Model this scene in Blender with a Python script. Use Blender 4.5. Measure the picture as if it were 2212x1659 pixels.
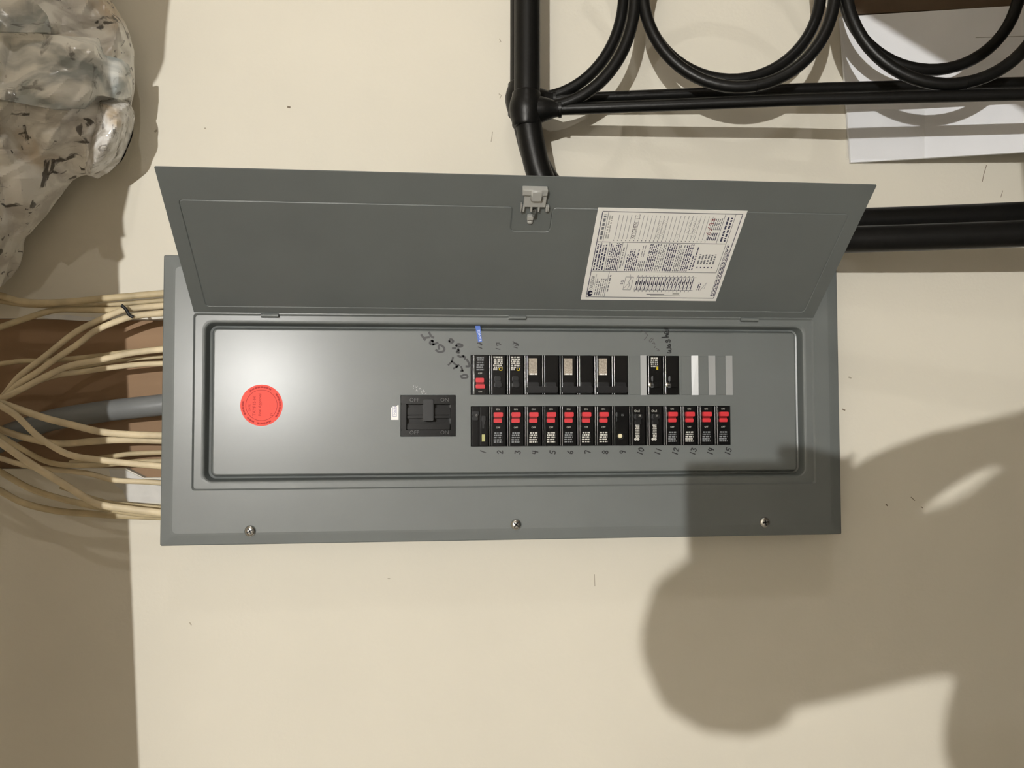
import bpy, bmesh, math, random
from mathutils import Vector, Matrix, noise
random.seed(7)
for o in list(bpy.data.objects): bpy.data.objects.remove(o, do_unlink=True)
scene = bpy.context.scene
COL = scene.collection

# ------------------------------------------------------------------ frame of reference
# The photograph lies on its side: real "up" is the picture's left.  Everything is laid out in
# (u, v, w): u = picture right (real down), v = picture up (real right), w = out of the wall.
def A(p): return Vector((p[1], -p[2], -p[0]))
F_PX = 1900.0
CAM = Vector((-0.0687, -0.0264, 1.3311))
R0 = Vector((0.99471052, -0.00335621, 0.10266309))
R1 = Vector((-0.00096115, 0.99911819, 0.04197525))
R2 = Vector((-0.10271344, -0.04185190, 0.99383015))
def ray(x, y): return R0*((x-1106)/F_PX) + R1*(-(y-829.5)/F_PX) - R2
def PX(x, y, w):
    d = ray(x, y); t = (w-CAM.z)/d.z
    return CAM + d*t

# ------------------------------------------------------------------ camera, light, exposure
cd = bpy.data.cameras.new('camera'); cam = bpy.data.objects.new('camera', cd); COL.objects.link(cam)
cd.sensor_width = 36; cd.sensor_fit = 'HORIZONTAL'; cd.lens = 36*F_PX/2212; cd.clip_start = 0.002
m = Matrix.Identity(4)
for i, r in enumerate((R0, R1, R2)):
    a = A(r)
    for j in range(3): m[j][i] = a[j]
m.translation = A(CAM); cam.matrix_world = m
scene.camera = cam
scene.view_settings.view_transform = 'Standard'; scene.view_settings.look = 'None'
scene.view_settings.gamma = 1; scene.view_settings.use_curve_mapping = False
scene.view_settings.exposure = 0.0
wd = bpy.data.worlds.new('world'); scene.world = wd; wd.use_nodes = True
wd.node_tree.nodes['Background'].inputs[0].default_value = (0.02, 0.018, 0.015, 1)
LAMP_MAIN = Vector((-0.979, 0.224, 3.937))      # bare ceiling bulb behind the photographer
LAMP_SIDE = Vector((-0.15, 2.55, 2.30))        # weaker bulb off to the real right
MAIN_L, SIDE_L = 38500.0, 3000.0

W_COVER = 0.09
def shadow_pt(x, y, w):
    """point at height w whose shadow from the main bulb falls on the wall at picture point (x, y)"""
    S = PX(x, y, 0); t_ = w/LAMP_MAIN.z; return S+(LAMP_MAIN-S)*t_
# ------------------------------------------------------------------ materials
def srgb(r, g, b):
    def f(c):
        c /= 255.0
        return c/12.92 if c <= 0.04045 else ((c+0.055)/1.055)**2.4
    return (f(r), f(g), f(b), 1)
def mat(name, col, rough=0.5, spec=0.5, metal=0.0, noise_amt=0.0, nscale=20, bump=0.0, bscale=60, coat=0.0, coat_rough=0.1, emit=None, col2=None, stretch=None, detail=4):
    mm = bpy.data.materials.new(name); mm.use_nodes = True
    nt = mm.node_tree; b = nt.nodes['Principled BSDF']
    b.inputs['Base Color'].default_value = col
    b.inputs['Roughness'].default_value = rough
    b.inputs['Specular IOR Level'].default_value = spec
    b.inputs['Metallic'].default_value = metal
    b.inputs['Coat Weight'].default_value = coat; b.inputs['Coat Roughness'].default_value = coat_rough
    if emit:
        b.inputs['Emission Color'].default_value = emit[0]; b.inputs['Emission Strength'].default_value = emit[1]
    tc = None
    if noise_amt or col2 or bump:
        tc = nt.nodes.new('ShaderNodeTexCoord'); mp = nt.nodes.new('ShaderNodeMapping')
        nt.links.new(tc.outputs['Object'], mp.inputs[0])
        if stretch: mp.inputs['Scale'].default_value = stretch
    if noise_amt or col2:
        n = nt.nodes.new('ShaderNodeTexNoise'); n.inputs['Scale'].default_value = nscale; n.inputs['Detail'].default_value = detail
        nt.links.new(mp.outputs[0], n.inputs['Vector'])
        rp = nt.nodes.new('ShaderNodeValToRGB')
        if col2:
            rp.color_ramp.elements[0].position = 0.35; rp.color_ramp.elements[1].position = 0.68
            rp.color_ramp.elements[0].color = col; rp.color_ramp.elements[1].color = col2
        else:
            rp.color_ramp.elements[0].position = 0.3; rp.color_ramp.elements[1].position = 0.7
            rp.color_ramp.elements[0].color = tuple(c*(1-noise_amt) for c in col[:3])+(1,)
            rp.color_ramp.elements[1].color = tuple(min(1, c*(1+noise_amt)) for c in col[:3])+(1,)
        nt.links.new(n.outputs['Fac'], rp.inputs[0]); nt.links.new(rp.outputs[0], b.inputs['Base Color'])
    if bump:
        n2 = nt.nodes.new('ShaderNodeTexNoise'); n2.inputs['Scale'].default_value = bscale; n2.inputs['Detail'].default_value = 3
        nt.links.new(mp.outputs[0], n2.inputs['Vector'])
        bp = nt.nodes.new('ShaderNodeBump'); bp.inputs['Strength'].default_value = bump; bp.inputs['Distance'].default_value = 0.002
        nt.links.new(n2.outputs['Fac'], bp.inputs['Height']); nt.links.new(bp.outputs[0], b.inputs['Normal'])
    return mm
M = {}
M['wall'] = mat('cream_wall_paint', (0.735, 0.696, 0.595, 1), 0.55, 0.3, noise_amt=0.03, nscale=3, bump=0.12, bscale=160)
M['room'] = mat('room_paint', (0.25, 0.225, 0.19, 1), 0.8, 0.2, noise_amt=0.05, nscale=2)
M['ceil'] = mat('ceiling_paint', (0.86, 0.80, 0.70, 1), 0.8, 0.2)
M['floor'] = mat('concrete', (0.085, 0.078, 0.066, 1), 0.8, 0.3, noise_amt=0.2, nscale=6)
M['gypsum'] = mat('white_gypsum', (0.70, 0.69, 0.66, 1), 0.8, 0.2, noise_amt=0.06, nscale=40, bump=0.2, bscale=120)
M['plywood'] = mat('brown_sheathing', (0.33, 0.215, 0.13, 1), 0.75, 0.2, noise_amt=0.14, nscale=18, stretch=(1, 1, 0.12))
M['beam'] = mat('old_timber', (0.45, 0.36, 0.26, 1), 0.8, 0.2, noise_amt=0.2, nscale=20, stretch=(0.1, 1, 1))
M['steel'] = mat('grey_enamel', (0.113, 0.127, 0.124, 1), 0.60, 0.85, coat=0.33, coat_rough=0.24, noise_amt=0.07, nscale=9, bump=0.05, bscale=14)
M['steel_box'] = mat('grey_enamel_box', (0.12, 0.125, 0.12, 1), 0.5, 0.4)
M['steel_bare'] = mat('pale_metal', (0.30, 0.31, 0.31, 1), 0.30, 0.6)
M['black'] = mat('black_bakelite', (0.0055, 0.0055, 0.0055, 1), 0.22, 0.28)
M['black2'] = mat('black_bakelite_matt', (0.008, 0.008, 0.0085, 1), 0.4, 0.26)
M['dark'] = mat('dark_void', (0.006, 0.006, 0.006, 1), 0.8, 0.1)
M['red'] = mat('red_handle_plastic', srgb(205, 48, 56), 0.5, 0.4)
M['red_dark'] = mat('red_notch_shade', srgb(120, 8, 10), 0.5, 0.3)  # shade of the notch between the toggle steps, painted as darker red
M['gloss'] = mat('glossy_black_edge', (0.012, 0.012, 0.011, 1), 0.16, 0.9)
M['white_print'] = mat('white_print', (0.55, 0.54, 0.50, 1), 0.6, 0.3)
M['grey_print'] = mat('grey_print', (0.20, 0.21, 0.22, 1), 0.6, 0.3)
M['tan_label'] = mat('tan_label', (0.50, 0.44, 0.36, 1), 0.6, 0.3, col2=(0.22, 0.19, 0.16, 1), nscale=700)
M['yellow'] = mat('yellow_print', srgb(215, 190, 40), 0.6, 0.3)
M['cream_dot'] = mat('cream_button', (0.75, 0.68, 0.45, 1), 0.45, 0.4)
M['ink'] = mat('marker_ink', (0.012, 0.013, 0.014, 1), 0.45, 0.4)
M['ink_soft'] = mat('marker_ink_worn', (0.035, 0.036, 0.038, 1), 0.45, 0.4)
M['ink_faint'] = mat('pencil_faint', (0.075, 0.078, 0.076, 1), 0.45, 0.4)
M['pencil'] = mat('pencil_on_wall', (0.42, 0.38, 0.30, 1), 0.7, 0.2)
M['pencil2'] = mat('dirt_speck', (0.22, 0.18, 0.13, 1), 0.7, 0.2)
M['paper'] = mat('label_paper', (0.88, 0.87, 0.83, 1), 0.5, 0.4)
M['navy'] = mat('navy_print', (0.055, 0.055, 0.10, 1), 0.6, 0.3)
M['navy_dark'] = mat('navy_print_solid', (0.012, 0.012, 0.035, 1), 0.6, 0.3)
M['line_grey'] = mat('grey_rule', (0.20, 0.205, 0.22, 1), 0.6, 0.3)
M['line_pale'] = mat('pale_pencil', (0.40, 0.40, 0.38, 1), 0.6, 0.3)
M['ink_red'] = mat('red_ink', (0.22, 0.03, 0.035, 1), 0.6, 0.3)
M['ink_brown'] = mat('brown_ink', (0.05, 0.03, 0.035, 1), 0.6, 0.3)
M['sticker_red'] = mat('fluorescent_red_sticker', srgb(240, 66, 46), 0.5, 0.35)
M['sticker_red_ink'] = mat('dark_red_ink', srgb(176, 24, 20), 0.55, 0.3)
M['sticker_white'] = mat('white_sticker', (0.88, 0.87, 0.85, 1), 0.4, 0.4)
M['sticker_blue'] = mat('blue_tape', srgb(70, 110, 200), 0.35, 0.5)
M['latch'] = mat('grey_latch_plastic', (0.36, 0.36, 0.34, 1), 0.4, 0.5)
M['chrome'] = mat('zinc', (0.62, 0.62, 0.60, 1), 0.22, 0.5, metal=1.0)
M['cable'] = mat('beige_cable_jacket', (0.64, 0.54, 0.36, 1), 0.5, 0.4, noise_amt=0.2, nscale=30, bump=0.1, bscale=90)
M['cable2'] = mat('yellowed_cable_jacket', (0.52, 0.43, 0.265, 1), 0.5, 0.4, noise_amt=0.22, nscale=30, bump=0.1, bscale=90)
M['conduit'] = mat('grey_service_cable', (0.17, 0.18, 0.185, 1), 0.4, 0.5, noise_amt=0.08, nscale=20)
M['iron'] = mat('black_iron', (0.0045, 0.0045, 0.0042, 1), 0.38, 0.26, bump=0.1, bscale=220, noise_amt=0.15, nscale=50)
M['foam'] = mat('white_board', (0.86, 0.87, 0.90, 1), 0.5, 0.35, noise_amt=0.03, nscale=10)
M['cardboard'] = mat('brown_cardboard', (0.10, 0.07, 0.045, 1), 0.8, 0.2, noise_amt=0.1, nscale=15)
M['skin'] = mat('skin', (0.42, 0.25, 0.17, 1), 0.5, 0.4)
M['shirt'] = mat('dark_shirt', (0.05, 0.05, 0.06, 1), 0.85, 0.2, noise_amt=0.1, nscale=60)
M['jeans'] = mat('dark_jeans', (0.03, 0.035, 0.05, 1), 0.85, 0.2, noise_amt=0.1, nscale=60)
M['hair'] = mat('dark_hair', (0.02, 0.015, 0.01, 1), 0.6, 0.3)
M['phone'] = mat('phone_black', (0.01, 0.01, 0.012, 1), 0.25, 0.5)
M['bulb_main'] = mat('bulb_main', (1, 1, 1, 1), 0.5, emit=((1.0, 0.985, 0.95, 1), MAIN_L))
M['bulb_side'] = mat('bulb_side', (1, 1, 1, 1), 0.5, emit=((1.0, 0.96, 0.90, 1), SIDE_L))
M['socket'] = mat('white_porcelain', (0.75, 0.73, 0.68, 1), 0.3)

def wrap_mat(name, pale, grey, brown, rough, scale, streak):
    """dirty creased plastic film: pale with grey smears, short dark streaks along the creases and rusty patches"""
    mm = bpy.data.materials.new(name); mm.use_nodes = True
    nt = mm.node_tree; b = nt.nodes['Principled BSDF']; L = nt.links
    tc = nt.nodes.new('ShaderNodeTexCoord')
    def mapped(rot, sc):
        mp = nt.nodes.new('ShaderNodeMapping'); L.new(tc.outputs['Object'], mp.inputs[0]); mp.inputs['Rotation'].default_value = rot; mp.inputs['Scale'].default_value = sc; return mp
    def nz(mp, sc, det, dist=0.0):
        n = nt.nodes.new('ShaderNodeTexNoise'); n.inputs['Scale'].default_value = sc; n.inputs['Detail'].default_value = det; n.inputs['Distortion'].default_value = dist; L.new(mp.outputs[0], n.inputs['Vector']); return n
    def ramp(src, p0, p1, c0, c1):
        r = nt.nodes.new('ShaderNodeValToRGB'); r.color_ramp.elements[0].position = p0; r.color_ramp.elements[1].position = p1
        r.color_ramp.elements[0].color = c0; r.color_ramp.elements[1].color = c1; L.new(src.outputs['Fac'], r.inputs[0]); return r
    def mix(fac, c1, c2):
        m_ = nt.nodes.new('ShaderNodeMix'); m_.data_type = 'RGBA'; L.new(fac.outputs[0], m_.inputs[0]); L.new(c1, m_.inputs[6])
        if hasattr(c2, 'links'): L.new(c2, m_.inputs[7])
        else: m_.inputs[7].default_value = c2
        return m_.outputs[2]
    W1, B1 = (1, 1, 1, 1), (0, 0, 0, 1)
    base = ramp(nz(mapped((.2, .5, 0), (1, 1, .5)), scale, 9, 1.0), .40, .56, grey, pale)
    col = base.outputs[0]
    s1 = nz(mapped((0, .75, 0), (1, 1, .22)), scale*3.2, 5, .8); s2 = nz(mapped((0, -.35, 0), (.25, 1, 1)), scale*2.6, 5, .6)
    col = mix(ramp(nz(mapped((0, 0, 0), (1, 1, 1)), scale*.5, 3), .56, .70, B1, W1), col, brown)
    col = mix(ramp(s1, .335, .385, (streak, streak, streak, 1), B1), col, (0.05, 0.04, 0.03, 1))
    col = mix(ramp(s2, .33, .37, (streak, streak, streak, 1), B1), col, (0.07, 0.055, 0.045, 1))
    L.new(col, b.inputs['Base Color'])
    b.inputs['Roughness'].default_value = rough; b.inputs['Specular IOR Level'].default_value = 0.7
    bp = nt.nodes.new('ShaderNodeBump'); bp.inputs['Strength'].default_value = 0.55; bp.inputs['Distance'].default_value = 0.005
    v = nt.nodes.new('ShaderNodeTexVoronoi'); v.feature = 'F1'; v.inputs['Scale'].default_value = scale*1.6; L.new(mapped((.3, .6, .2), (1, 1, .45)).outputs[0], v.inputs['Vector'])
    L.new(v.outputs['Distance'], bp.inputs['Height']); L.new(bp.outputs[0], b.inputs['Normal'])
    return mm
M['wrap'] = wrap_mat('dirty_plastic_wrap', (0.93, 0.91, 0.85, 1), (0.66, 0.63, 0.58, 1), (0.66, 0.56, 0.43, 1), 0.30, 24, .9)
M['wrap2'] = wrap_mat('silvered_wrap', (0.95, 0.94, 0.88, 1), (0.40, 0.43, 0.42, 1), (0.80, 0.79, 0.74, 1), 0.22, 16, .55)
M['wrap3'] = wrap_mat('clear_pouch', (0.86, 0.85, 0.83, 1), (0.50, 0.47, 0.42, 1), (0.48, 0.36, 0.22, 1), 0.12, 30, .6)
def tape_mat():
    mm = bpy.data.materials.new('clear_tape'); mm.use_nodes = True
    b = mm.node_tree.nodes['Principled BSDF']
    b.inputs['Base Color'].default_value = (0.75, 0.75, 0.74, 1); b.inputs['Alpha'].default_value = 0.16
    b.inputs['Roughness'].default_value = 0.15
    return mm
M['tape'] = tape_mat()

# ------------------------------------------------------------------ mesh helpers (all in u, v, w)
class MB:
    def __init__(s): s.v = []; s.f = []; s.mi = []
    def add(s, vs, fs, mi=0):
        o = len(s.v); s.v += [Vector(p) for p in vs]; s.f += [tuple(i+o for i in f) for f in fs]; s.mi += [mi]*len(fs); return s
    def box(s, u0, u1, v0, v1, w0, w1, mi=0):
        return s.add([(u0, v0, w0), (u1, v0, w0), (u1, v1, w0), (u0, v1, w0), (u0, v0, w1), (u1, v0, w1), (u1, v1, w1), (u0, v1, w1)],
                     [(3, 2, 1, 0), (4, 5, 6, 7), (0, 1, 5, 4), (1, 2, 6, 5), (2, 3, 7, 6), (3, 0, 4, 7)], mi)
    def bbox(s, u0, u1, v0, v1, w0, w1, b=0.001, seg=2, mi=0):
        bm = bmesh.new(); t = MB().box(u0, u1, v0, v1, w0, w1)
        vs = [bm.verts.new(p) for p in t.v]
        for f in t.f: bm.faces.new([vs[i] for i in f])
        bmesh.ops.bevel(bm, geom=bm.edges[:]+bm.verts[:], offset=b, segments=seg, affect='EDGES', clamp_overlap=True)
        bm.verts.index_update()
        s.add([v.co.copy() for v in bm.verts], [[v.index for v in f.verts] for f in bm.faces], mi); bm.free(); return s
    def hexa(s, q, mi=0):   # 8 points: bottom 4 ccw, top 4
        return s.add(q, [(3, 2, 1, 0), (4, 5, 6, 7), (0, 1, 5, 4), (1, 2, 6, 5), (2, 3, 7, 6), (3, 0, 4, 7)], mi)
    def tube(s, pts, r, n=12, flat=1.0, closed=False, mi=0, nrm=Vector((0, 0, 1))):
        """sweep; r number or list; flat = ratio of the radius along nrm"""
        pts = [Vector(p) for p in pts]; k = len(pts)
        rr = r if isinstance(r, (list, tuple)) else [r]*k
        vs = []; fs = []
        for i, p in enumerate(pts):
            a = pts[(i-1) % k] if (i or closed) else pts[0]
            b = pts[(i+1) % k] if (i < k-1 or closed) else pts[-1]
            t = (b-a).normalized(); x = t.cross(nrm)
            if x.length < 1e-4: x = t.cross(Vector((0, 1, 0.01)))
            x.normalize(); y = x.cross(t).normalized()
            for j in range(n):
                an = 2*math.pi*j/n
                vs.append(p + x*(rr[i]*math.cos(an)) + y*(rr[i]*flat*math.sin(an)))
        m_ = k if closed else k-1
        for i in range(m_):
            for j in range(n):
                i2 = (i+1) % k
                fs.append((i*n+j, i*n+(j+1) % n, i2*n+(j+1) % n, i2*n+j))
        if not closed:
            fs.append(tuple(range(n-1, -1, -1))); fs.append(tuple((k-1)*n+j for j in range(n)))
        return s.add(vs, fs, mi)
    def lathe(s, c, axis, prof, n=24, mi=0):
        """prof = [(radius, height along axis)]"""
        c = Vector(c); ax = Vector(axis).normalized(); x = ax.orthogonal().normalized(); y = ax.cross(x)
        vs = []; fs = []
        for r, h in prof:
            for j in range(n):
                an = 2*math.pi*j/n; vs.append(c+ax*h+(x*math.cos(an)+y*math.sin(an))*r)
        for i in range(len(prof)-1):
            for j in range(n): fs.append((i*n+j, i*n+(j+1) % n, (i+1)*n+(j+1) % n, (i+1)*n+j))
        fs.append(tuple(range(n-1, -1, -1))); fs.append(tuple((len(prof)-1)*n+j for j in range(n)))
        return s.add(vs, fs, mi)
    def prism(s, poly, dirv, mi=0):
        n = len(poly); d = Vector(dirv); P = [Vector(p) for p in poly]
        return s.add(P+[p+d for p in P], [tuple(range(n-1, -1, -1)), tuple(range(n, 2*n))]+[(i, (i+1) % n, n+(i+1) % n, n+i) for i in range(n)], mi)
    def stroke(s, pts, wd, nrm, mi=0):
        pts = [Vector(p) for p in pts]; nrm = Vector(nrm); k = len(pts); L = []
        for i, p in enumerate(pts):
            t = (pts[min(i+1, k-1)]-pts[max(i-1, 0)])
            if t.length < 1e-9: t = Vector((1, 0, 0))
            t.normalize(); x = nrm.cross(t).normalized()*(wd/2)
            e = t*(wd*0.35) if i == k-1 else (t*(-wd*0.35) if i == 0 else t*0)
            L.append((p+x+e, p-x+e))
        vs = [q for ab in L for q in ab]
        return s.add(vs, [(2*i, 2*i+1, 2*i+3, 2*i+2) for i in range(k-1)], mi)
def make(name, mb, mt, parent=None, smooth=None, origin=None, recalc=True):
    vs = [A(p) for p in mb.v]
    if origin is None:
        lo = [min(p[i] for p in vs) for i in range(3)]; hi = [max(p[i] for p in vs) for i in range(3)]
        org = Vector(((lo[0]+hi[0])/2, (lo[1]+hi[1])/2, lo[2]))
    else: org = A(origin)
    me = bpy.data.meshes.new(name); me.from_pydata([p-org for p in vs], [], mb.f); 
    mats = mt if isinstance(mt, (list, tuple)) else [mt]
    for k in mats: me.materials.append(M[k] if isinstance(k, str) else k)
    for i, p in enumerate(me.polygons): p.material_index = mb.mi[i]
    if recalc:
        bm = bmesh.new(); bm.from_mesh(me); bmesh.ops.recalc_face_normals(bm, faces=bm.faces[:]); bm.to_mesh(me); bm.free()
    if smooth is not None:
        for p in me.polygons: p.use_smooth = True
        me.set_sharp_from_angle(angle=math.radians(smooth))
    o = bpy.data.objects.new(name, me); COL.objects.link(o); o.location = org
    if parent is not None: attach(o, parent)
    return o
def wloc(o):
    l = o.location.copy()
    while o.parent: o = o.parent; l = l+o.location
    return l
def attach(o, parent): o.location = o.location-wloc(parent); o.parent = parent
def empty(name, p):
    o = bpy.data.objects.new(name, None); COL.objects.link(o); o.location = A(p); o.empty_display_size = 0.05; return o
def tag(o, label=None, cat=None, group=None, kind=None):
    for k, x in (('label', label), ('category', cat), ('group', group), ('kind', kind)):
        if x: o[k] = x
    return o
def copy_tree(o, delta, parent):
    """copy a part with its sub-parts, moved by delta (u, v, w); mesh data stays shared"""
    c = o.copy(); COL.objects.link(c); c.parent = parent; c.location = o.location+A(delta)
    for ch in o.children:
        g = ch.copy(); COL.objects.link(g); g.parent = c
    return c
def text_mesh(body, size, org, xd, yd, mb, mi=0, align='LEFT', sx=1.0):
    cu = bpy.data.curves.new('t', 'FONT'); cu.body = body; cu.size = size; cu.align_x = align; cu.resolution_u = 2
    o = bpy.data.objects.new('t', cu); COL.objects.link(o)
    dg = bpy.context.evaluated_depsgraph_get(); me = bpy.data.meshes.new_from_object(o.evaluated_get(dg))
    org = Vector(org); xd = Vector(xd); yd = Vector(yd)
    mb.add([org+xd*(v.co.x*sx)+yd*v.co.y for v in me.vertices], [tuple(p.vertices) for p in me.polygons], mi)
    bpy.data.objects.remove(o); bpy.data.curves.remove(cu); bpy.data.meshes.remove(me)
def spline(P, n=8):
    """Catmull-Rom through points (any dimension, Vectors)"""
    P = [Vector(p) for p in P]; out = []
    for i in range(len(P)-1):
        p0 = P[max(i-1, 0)]; p1 = P[i]; p2 = P[i+1]; p3 = P[min(i+2, len(P)-1)]
        for k in range(n):
            t = k/n
            out.append(0.5*((2*p1)+(p2-p0)*t+(2*p0-5*p1+4*p2-p3)*t*t+(3*p1-p0-3*p2+p3)*t**3))
    out.append(P[-1]); return out

# ================================================================== THE SETTING
U_CEIL, U_FLOOR, V_L, V_R, W_BACK = -1.25, 1.42, -1.9, 2.9, 5.2
p690 = PX(100, 688, 0).y; p1012 = PX(150, 1012, 0).y
pA = PX(270, 1012, 0); pB = PX(312, 1032, 0); uR_open = PX(470, 900, 0).x
mb = MB()
hole = [(U_CEIL, p690), (uR_open, p690), (uR_open, pB.y), (pB.x, pB.y), (pA.x, p1012), (U_CEIL, p1012)]
mb.add([(U_CEIL, V_R, 0), (U_CEIL, p690, 0), (uR_open, p690, 0), (U_FLOOR, p690, 0), (U_FLOOR, V_R, 0)], [(0, 1, 2, 3, 4)])
mb.add([(uR_open, p690, 0), (uR_open, pB.y, 0), (U_FLOOR, pB.y, 0), (U_FLOOR, p690, 0)], [(0, 1, 2, 3)])
mb.add([(U_CEIL, p1012, 0), (U_CEIL, V_L, 0), (U_FLOOR, V_L, 0), (U_FLOOR, pB.y, 0), (uR_open, pB.y, 0), (pB.x, pB.y, 0), (pA.x, p1012, 0)], [(0, 1, 2, 3, 4, 5, 6)])
for a, b in zip(hole[:-1], hole[1:]):
    mb.add([(a[0], a[1], 0), (b[0], b[1], 0), (b[0], b[1], -0.014), (a[0], a[1], -0.014)], [(0, 1, 2, 3)], 1)
wall = make('wall_back', mb, ['wall', 'gypsum'], recalc=False)
tag(wall, 'cream painted drywall behind the electrical panel', None, kind='structure')
o = make('wood_sheathing', MB().box(U_CEIL, uR_open+.05, pB.y-.03, p690+.03, -0.03, -0.0142), 'plywood', wall)
# bare joint compound left round the cut-out, and torn white paper at its upper edge
mb = MB(); P = [PX(x, y, 0) for x, y in ((236, 1014), (269, 1014), (311, 1034), (420, 1034), (420, 1086), (292, 1086), (279, 1083), (272, 1076), (266, 1060), (250, 1048), (240, 1030))]
mb.prism([(p.x, p.y, 0.0002) for p in P], (0, 0, 0.0014)); make('joint_compound', mb, 'gypsum', wall)
mb = MB(); P = [PX(x, y, 0) for x, y in ((88, 683), (120, 679), (205, 686), (206, 690), (190, 694), (140, 691), (100, 688))]
mb.prism([(p.x, p.y, 0.0002) for p in P], (0, 0, 0.0012)); make('torn_paper', mb, 'gypsum', wall)
# pencil marks and specks
def wallmark(pts, wd, m_): 
    mk = MB().stroke([PX(x, y, 0.0004) for x, y in pts], wd, (0, 0, 1)); make('pencil_mark', mk, m_, wall)
for pts, wd, m_ in (([(1064, 285), (1061, 306)], .0011, 'pencil'), ([(1079, 84), (1082, 90), (1079, 91)], .0014, 'pencil'), ([(1078, 203), (1083, 206), (1080, 212)], .0014, 'pencil'), ([(1284, 1241), (1285, 1266)], .0012, 'pencil'),
                    ([(2131, 357), (2125, 377), (2122, 392)], .0012, 'pencil2'), ([(2166, 412), (2162, 426)], .0010, 'pencil2'), ([(1914, 1090), (1917, 1092)], .0022, 'pencil2'), ([(1968, 1074), (1976, 1081)], .0012, 'pencil2'), ([(1990, 1095), (1993, 1097)], .0014, 'pencil2'),
                    ([(622, 231), (626, 232)], .0028, 'pencil2'), ([(442, 277), (444, 277)], .002, 'pencil'), ([(335, 284), (338, 282)], .003, 'pencil'), ([(1820, 884), (1825, 886)], .002, 'pencil2'), ([(1834, 815), (1838, 816)], .0025, 'pencil'), ([(838, 1250), (842, 1250)], .0015, 'pencil'), ([(410, 1345), (413, 1350)], .0015, 'pencil')):
    wallmark(pts, wd, m_)
def slab(name, u0, u1, v0, v1, w0, w1, m_, lab):
    return tag(make(name, MB().box(u0, u1, v0, v1, w0, w1), m_), lab, None, kind='structure')
slab('ceiling', U_CEIL-.05, U_CEIL, V_L, V_R, -.03, W_BACK, 'ceil', 'basement ceiling above the panel')
slab('floor', U_FLOOR, U_FLOOR+.05, V_L, V_R, 0, W_BACK, 'floor', 'concrete basement floor')
slab('wall_left', U_CEIL, U_FLOOR, V_L-.05, V_L, 0, W_BACK, 'room', 'side wall of the basement room')
slab('wall_right', U_CEIL, U_FLOOR, V_R, V_R+.05, 0, W_BACK, 'room', 'other side wall of the basement room')
slab('wall_front', U_CEIL, U_FLOOR, V_L, V_R, W_BACK, W_BACK+.05, 'room', 'wall behind the photographer')
# dropped beam just above the picture: its edge throws the shadow line across the cables
mb = MB(); e0 = shadow_pt(288, 1659, .5); e1 = shadow_pt(246, 640, .5)
def beam_u(v): return e0.x+(v-e0.y)*(e1.x-e0.x)/(e1.y-e0.y)
va, vb = -1.2, 1.1
mb.hexa([(-.78, va, .5), (beam_u(va), va, .5), (beam_u(vb), vb, .5), (-.78, vb, .5), (-.78, va, .56), (beam_u(va), va, .56), (beam_u(vb), vb, .56), (-.78, vb, .56)])
for v in (-1.0, .9): mb.box(U_CEIL, -.78, v-.02, v+.02, .51, .55)
tag(make('trim_1', mb, 'beam'), 'timber beam under the ceiling', None, kind='structure')

# ================================================================== ELECTRICAL PANEL
cL, cR, cT, cB = -0.4209, 0.5459, 0.2031, -0.1944
rL, rR, rT, rB = -0.3798, 0.5073, 0.1225, -0.1200
WL = W_COVER-0.0025          # lip the door closes on
WD = W_COVER-0.0095          # dead front with the breaker slots
panel = empty('electrical_panel', (cR, (cT+cB)/2, 0.0))
tag(panel, 'grey steel electrical breaker panel with its door swung open on the wall', 'breaker panel')
mb = MB(); b_ = 0.014; box = (cL+b_, cR-b_, cB+b_, cT-b_)
u0, u1, v0, v1 = box
mb.box(u0, u1, v0, v1, 0.0005, 0.003)
mb.box(u0, u1, v0, v0+.0015, .003, W_COVER-.009); mb.box(u0, u1, v1-.0015, v1, .003, W_COVER-.009)
mb.box(u0, u0+.0015, v0+.0015, v1-.0015, .003, W_COVER-.009); mb.box(u1-.0015, u1, v0+.0015, v1-.0015, .003, W_COVER-.009)
make('enclosure', mb, 'steel_box', panel)

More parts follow.
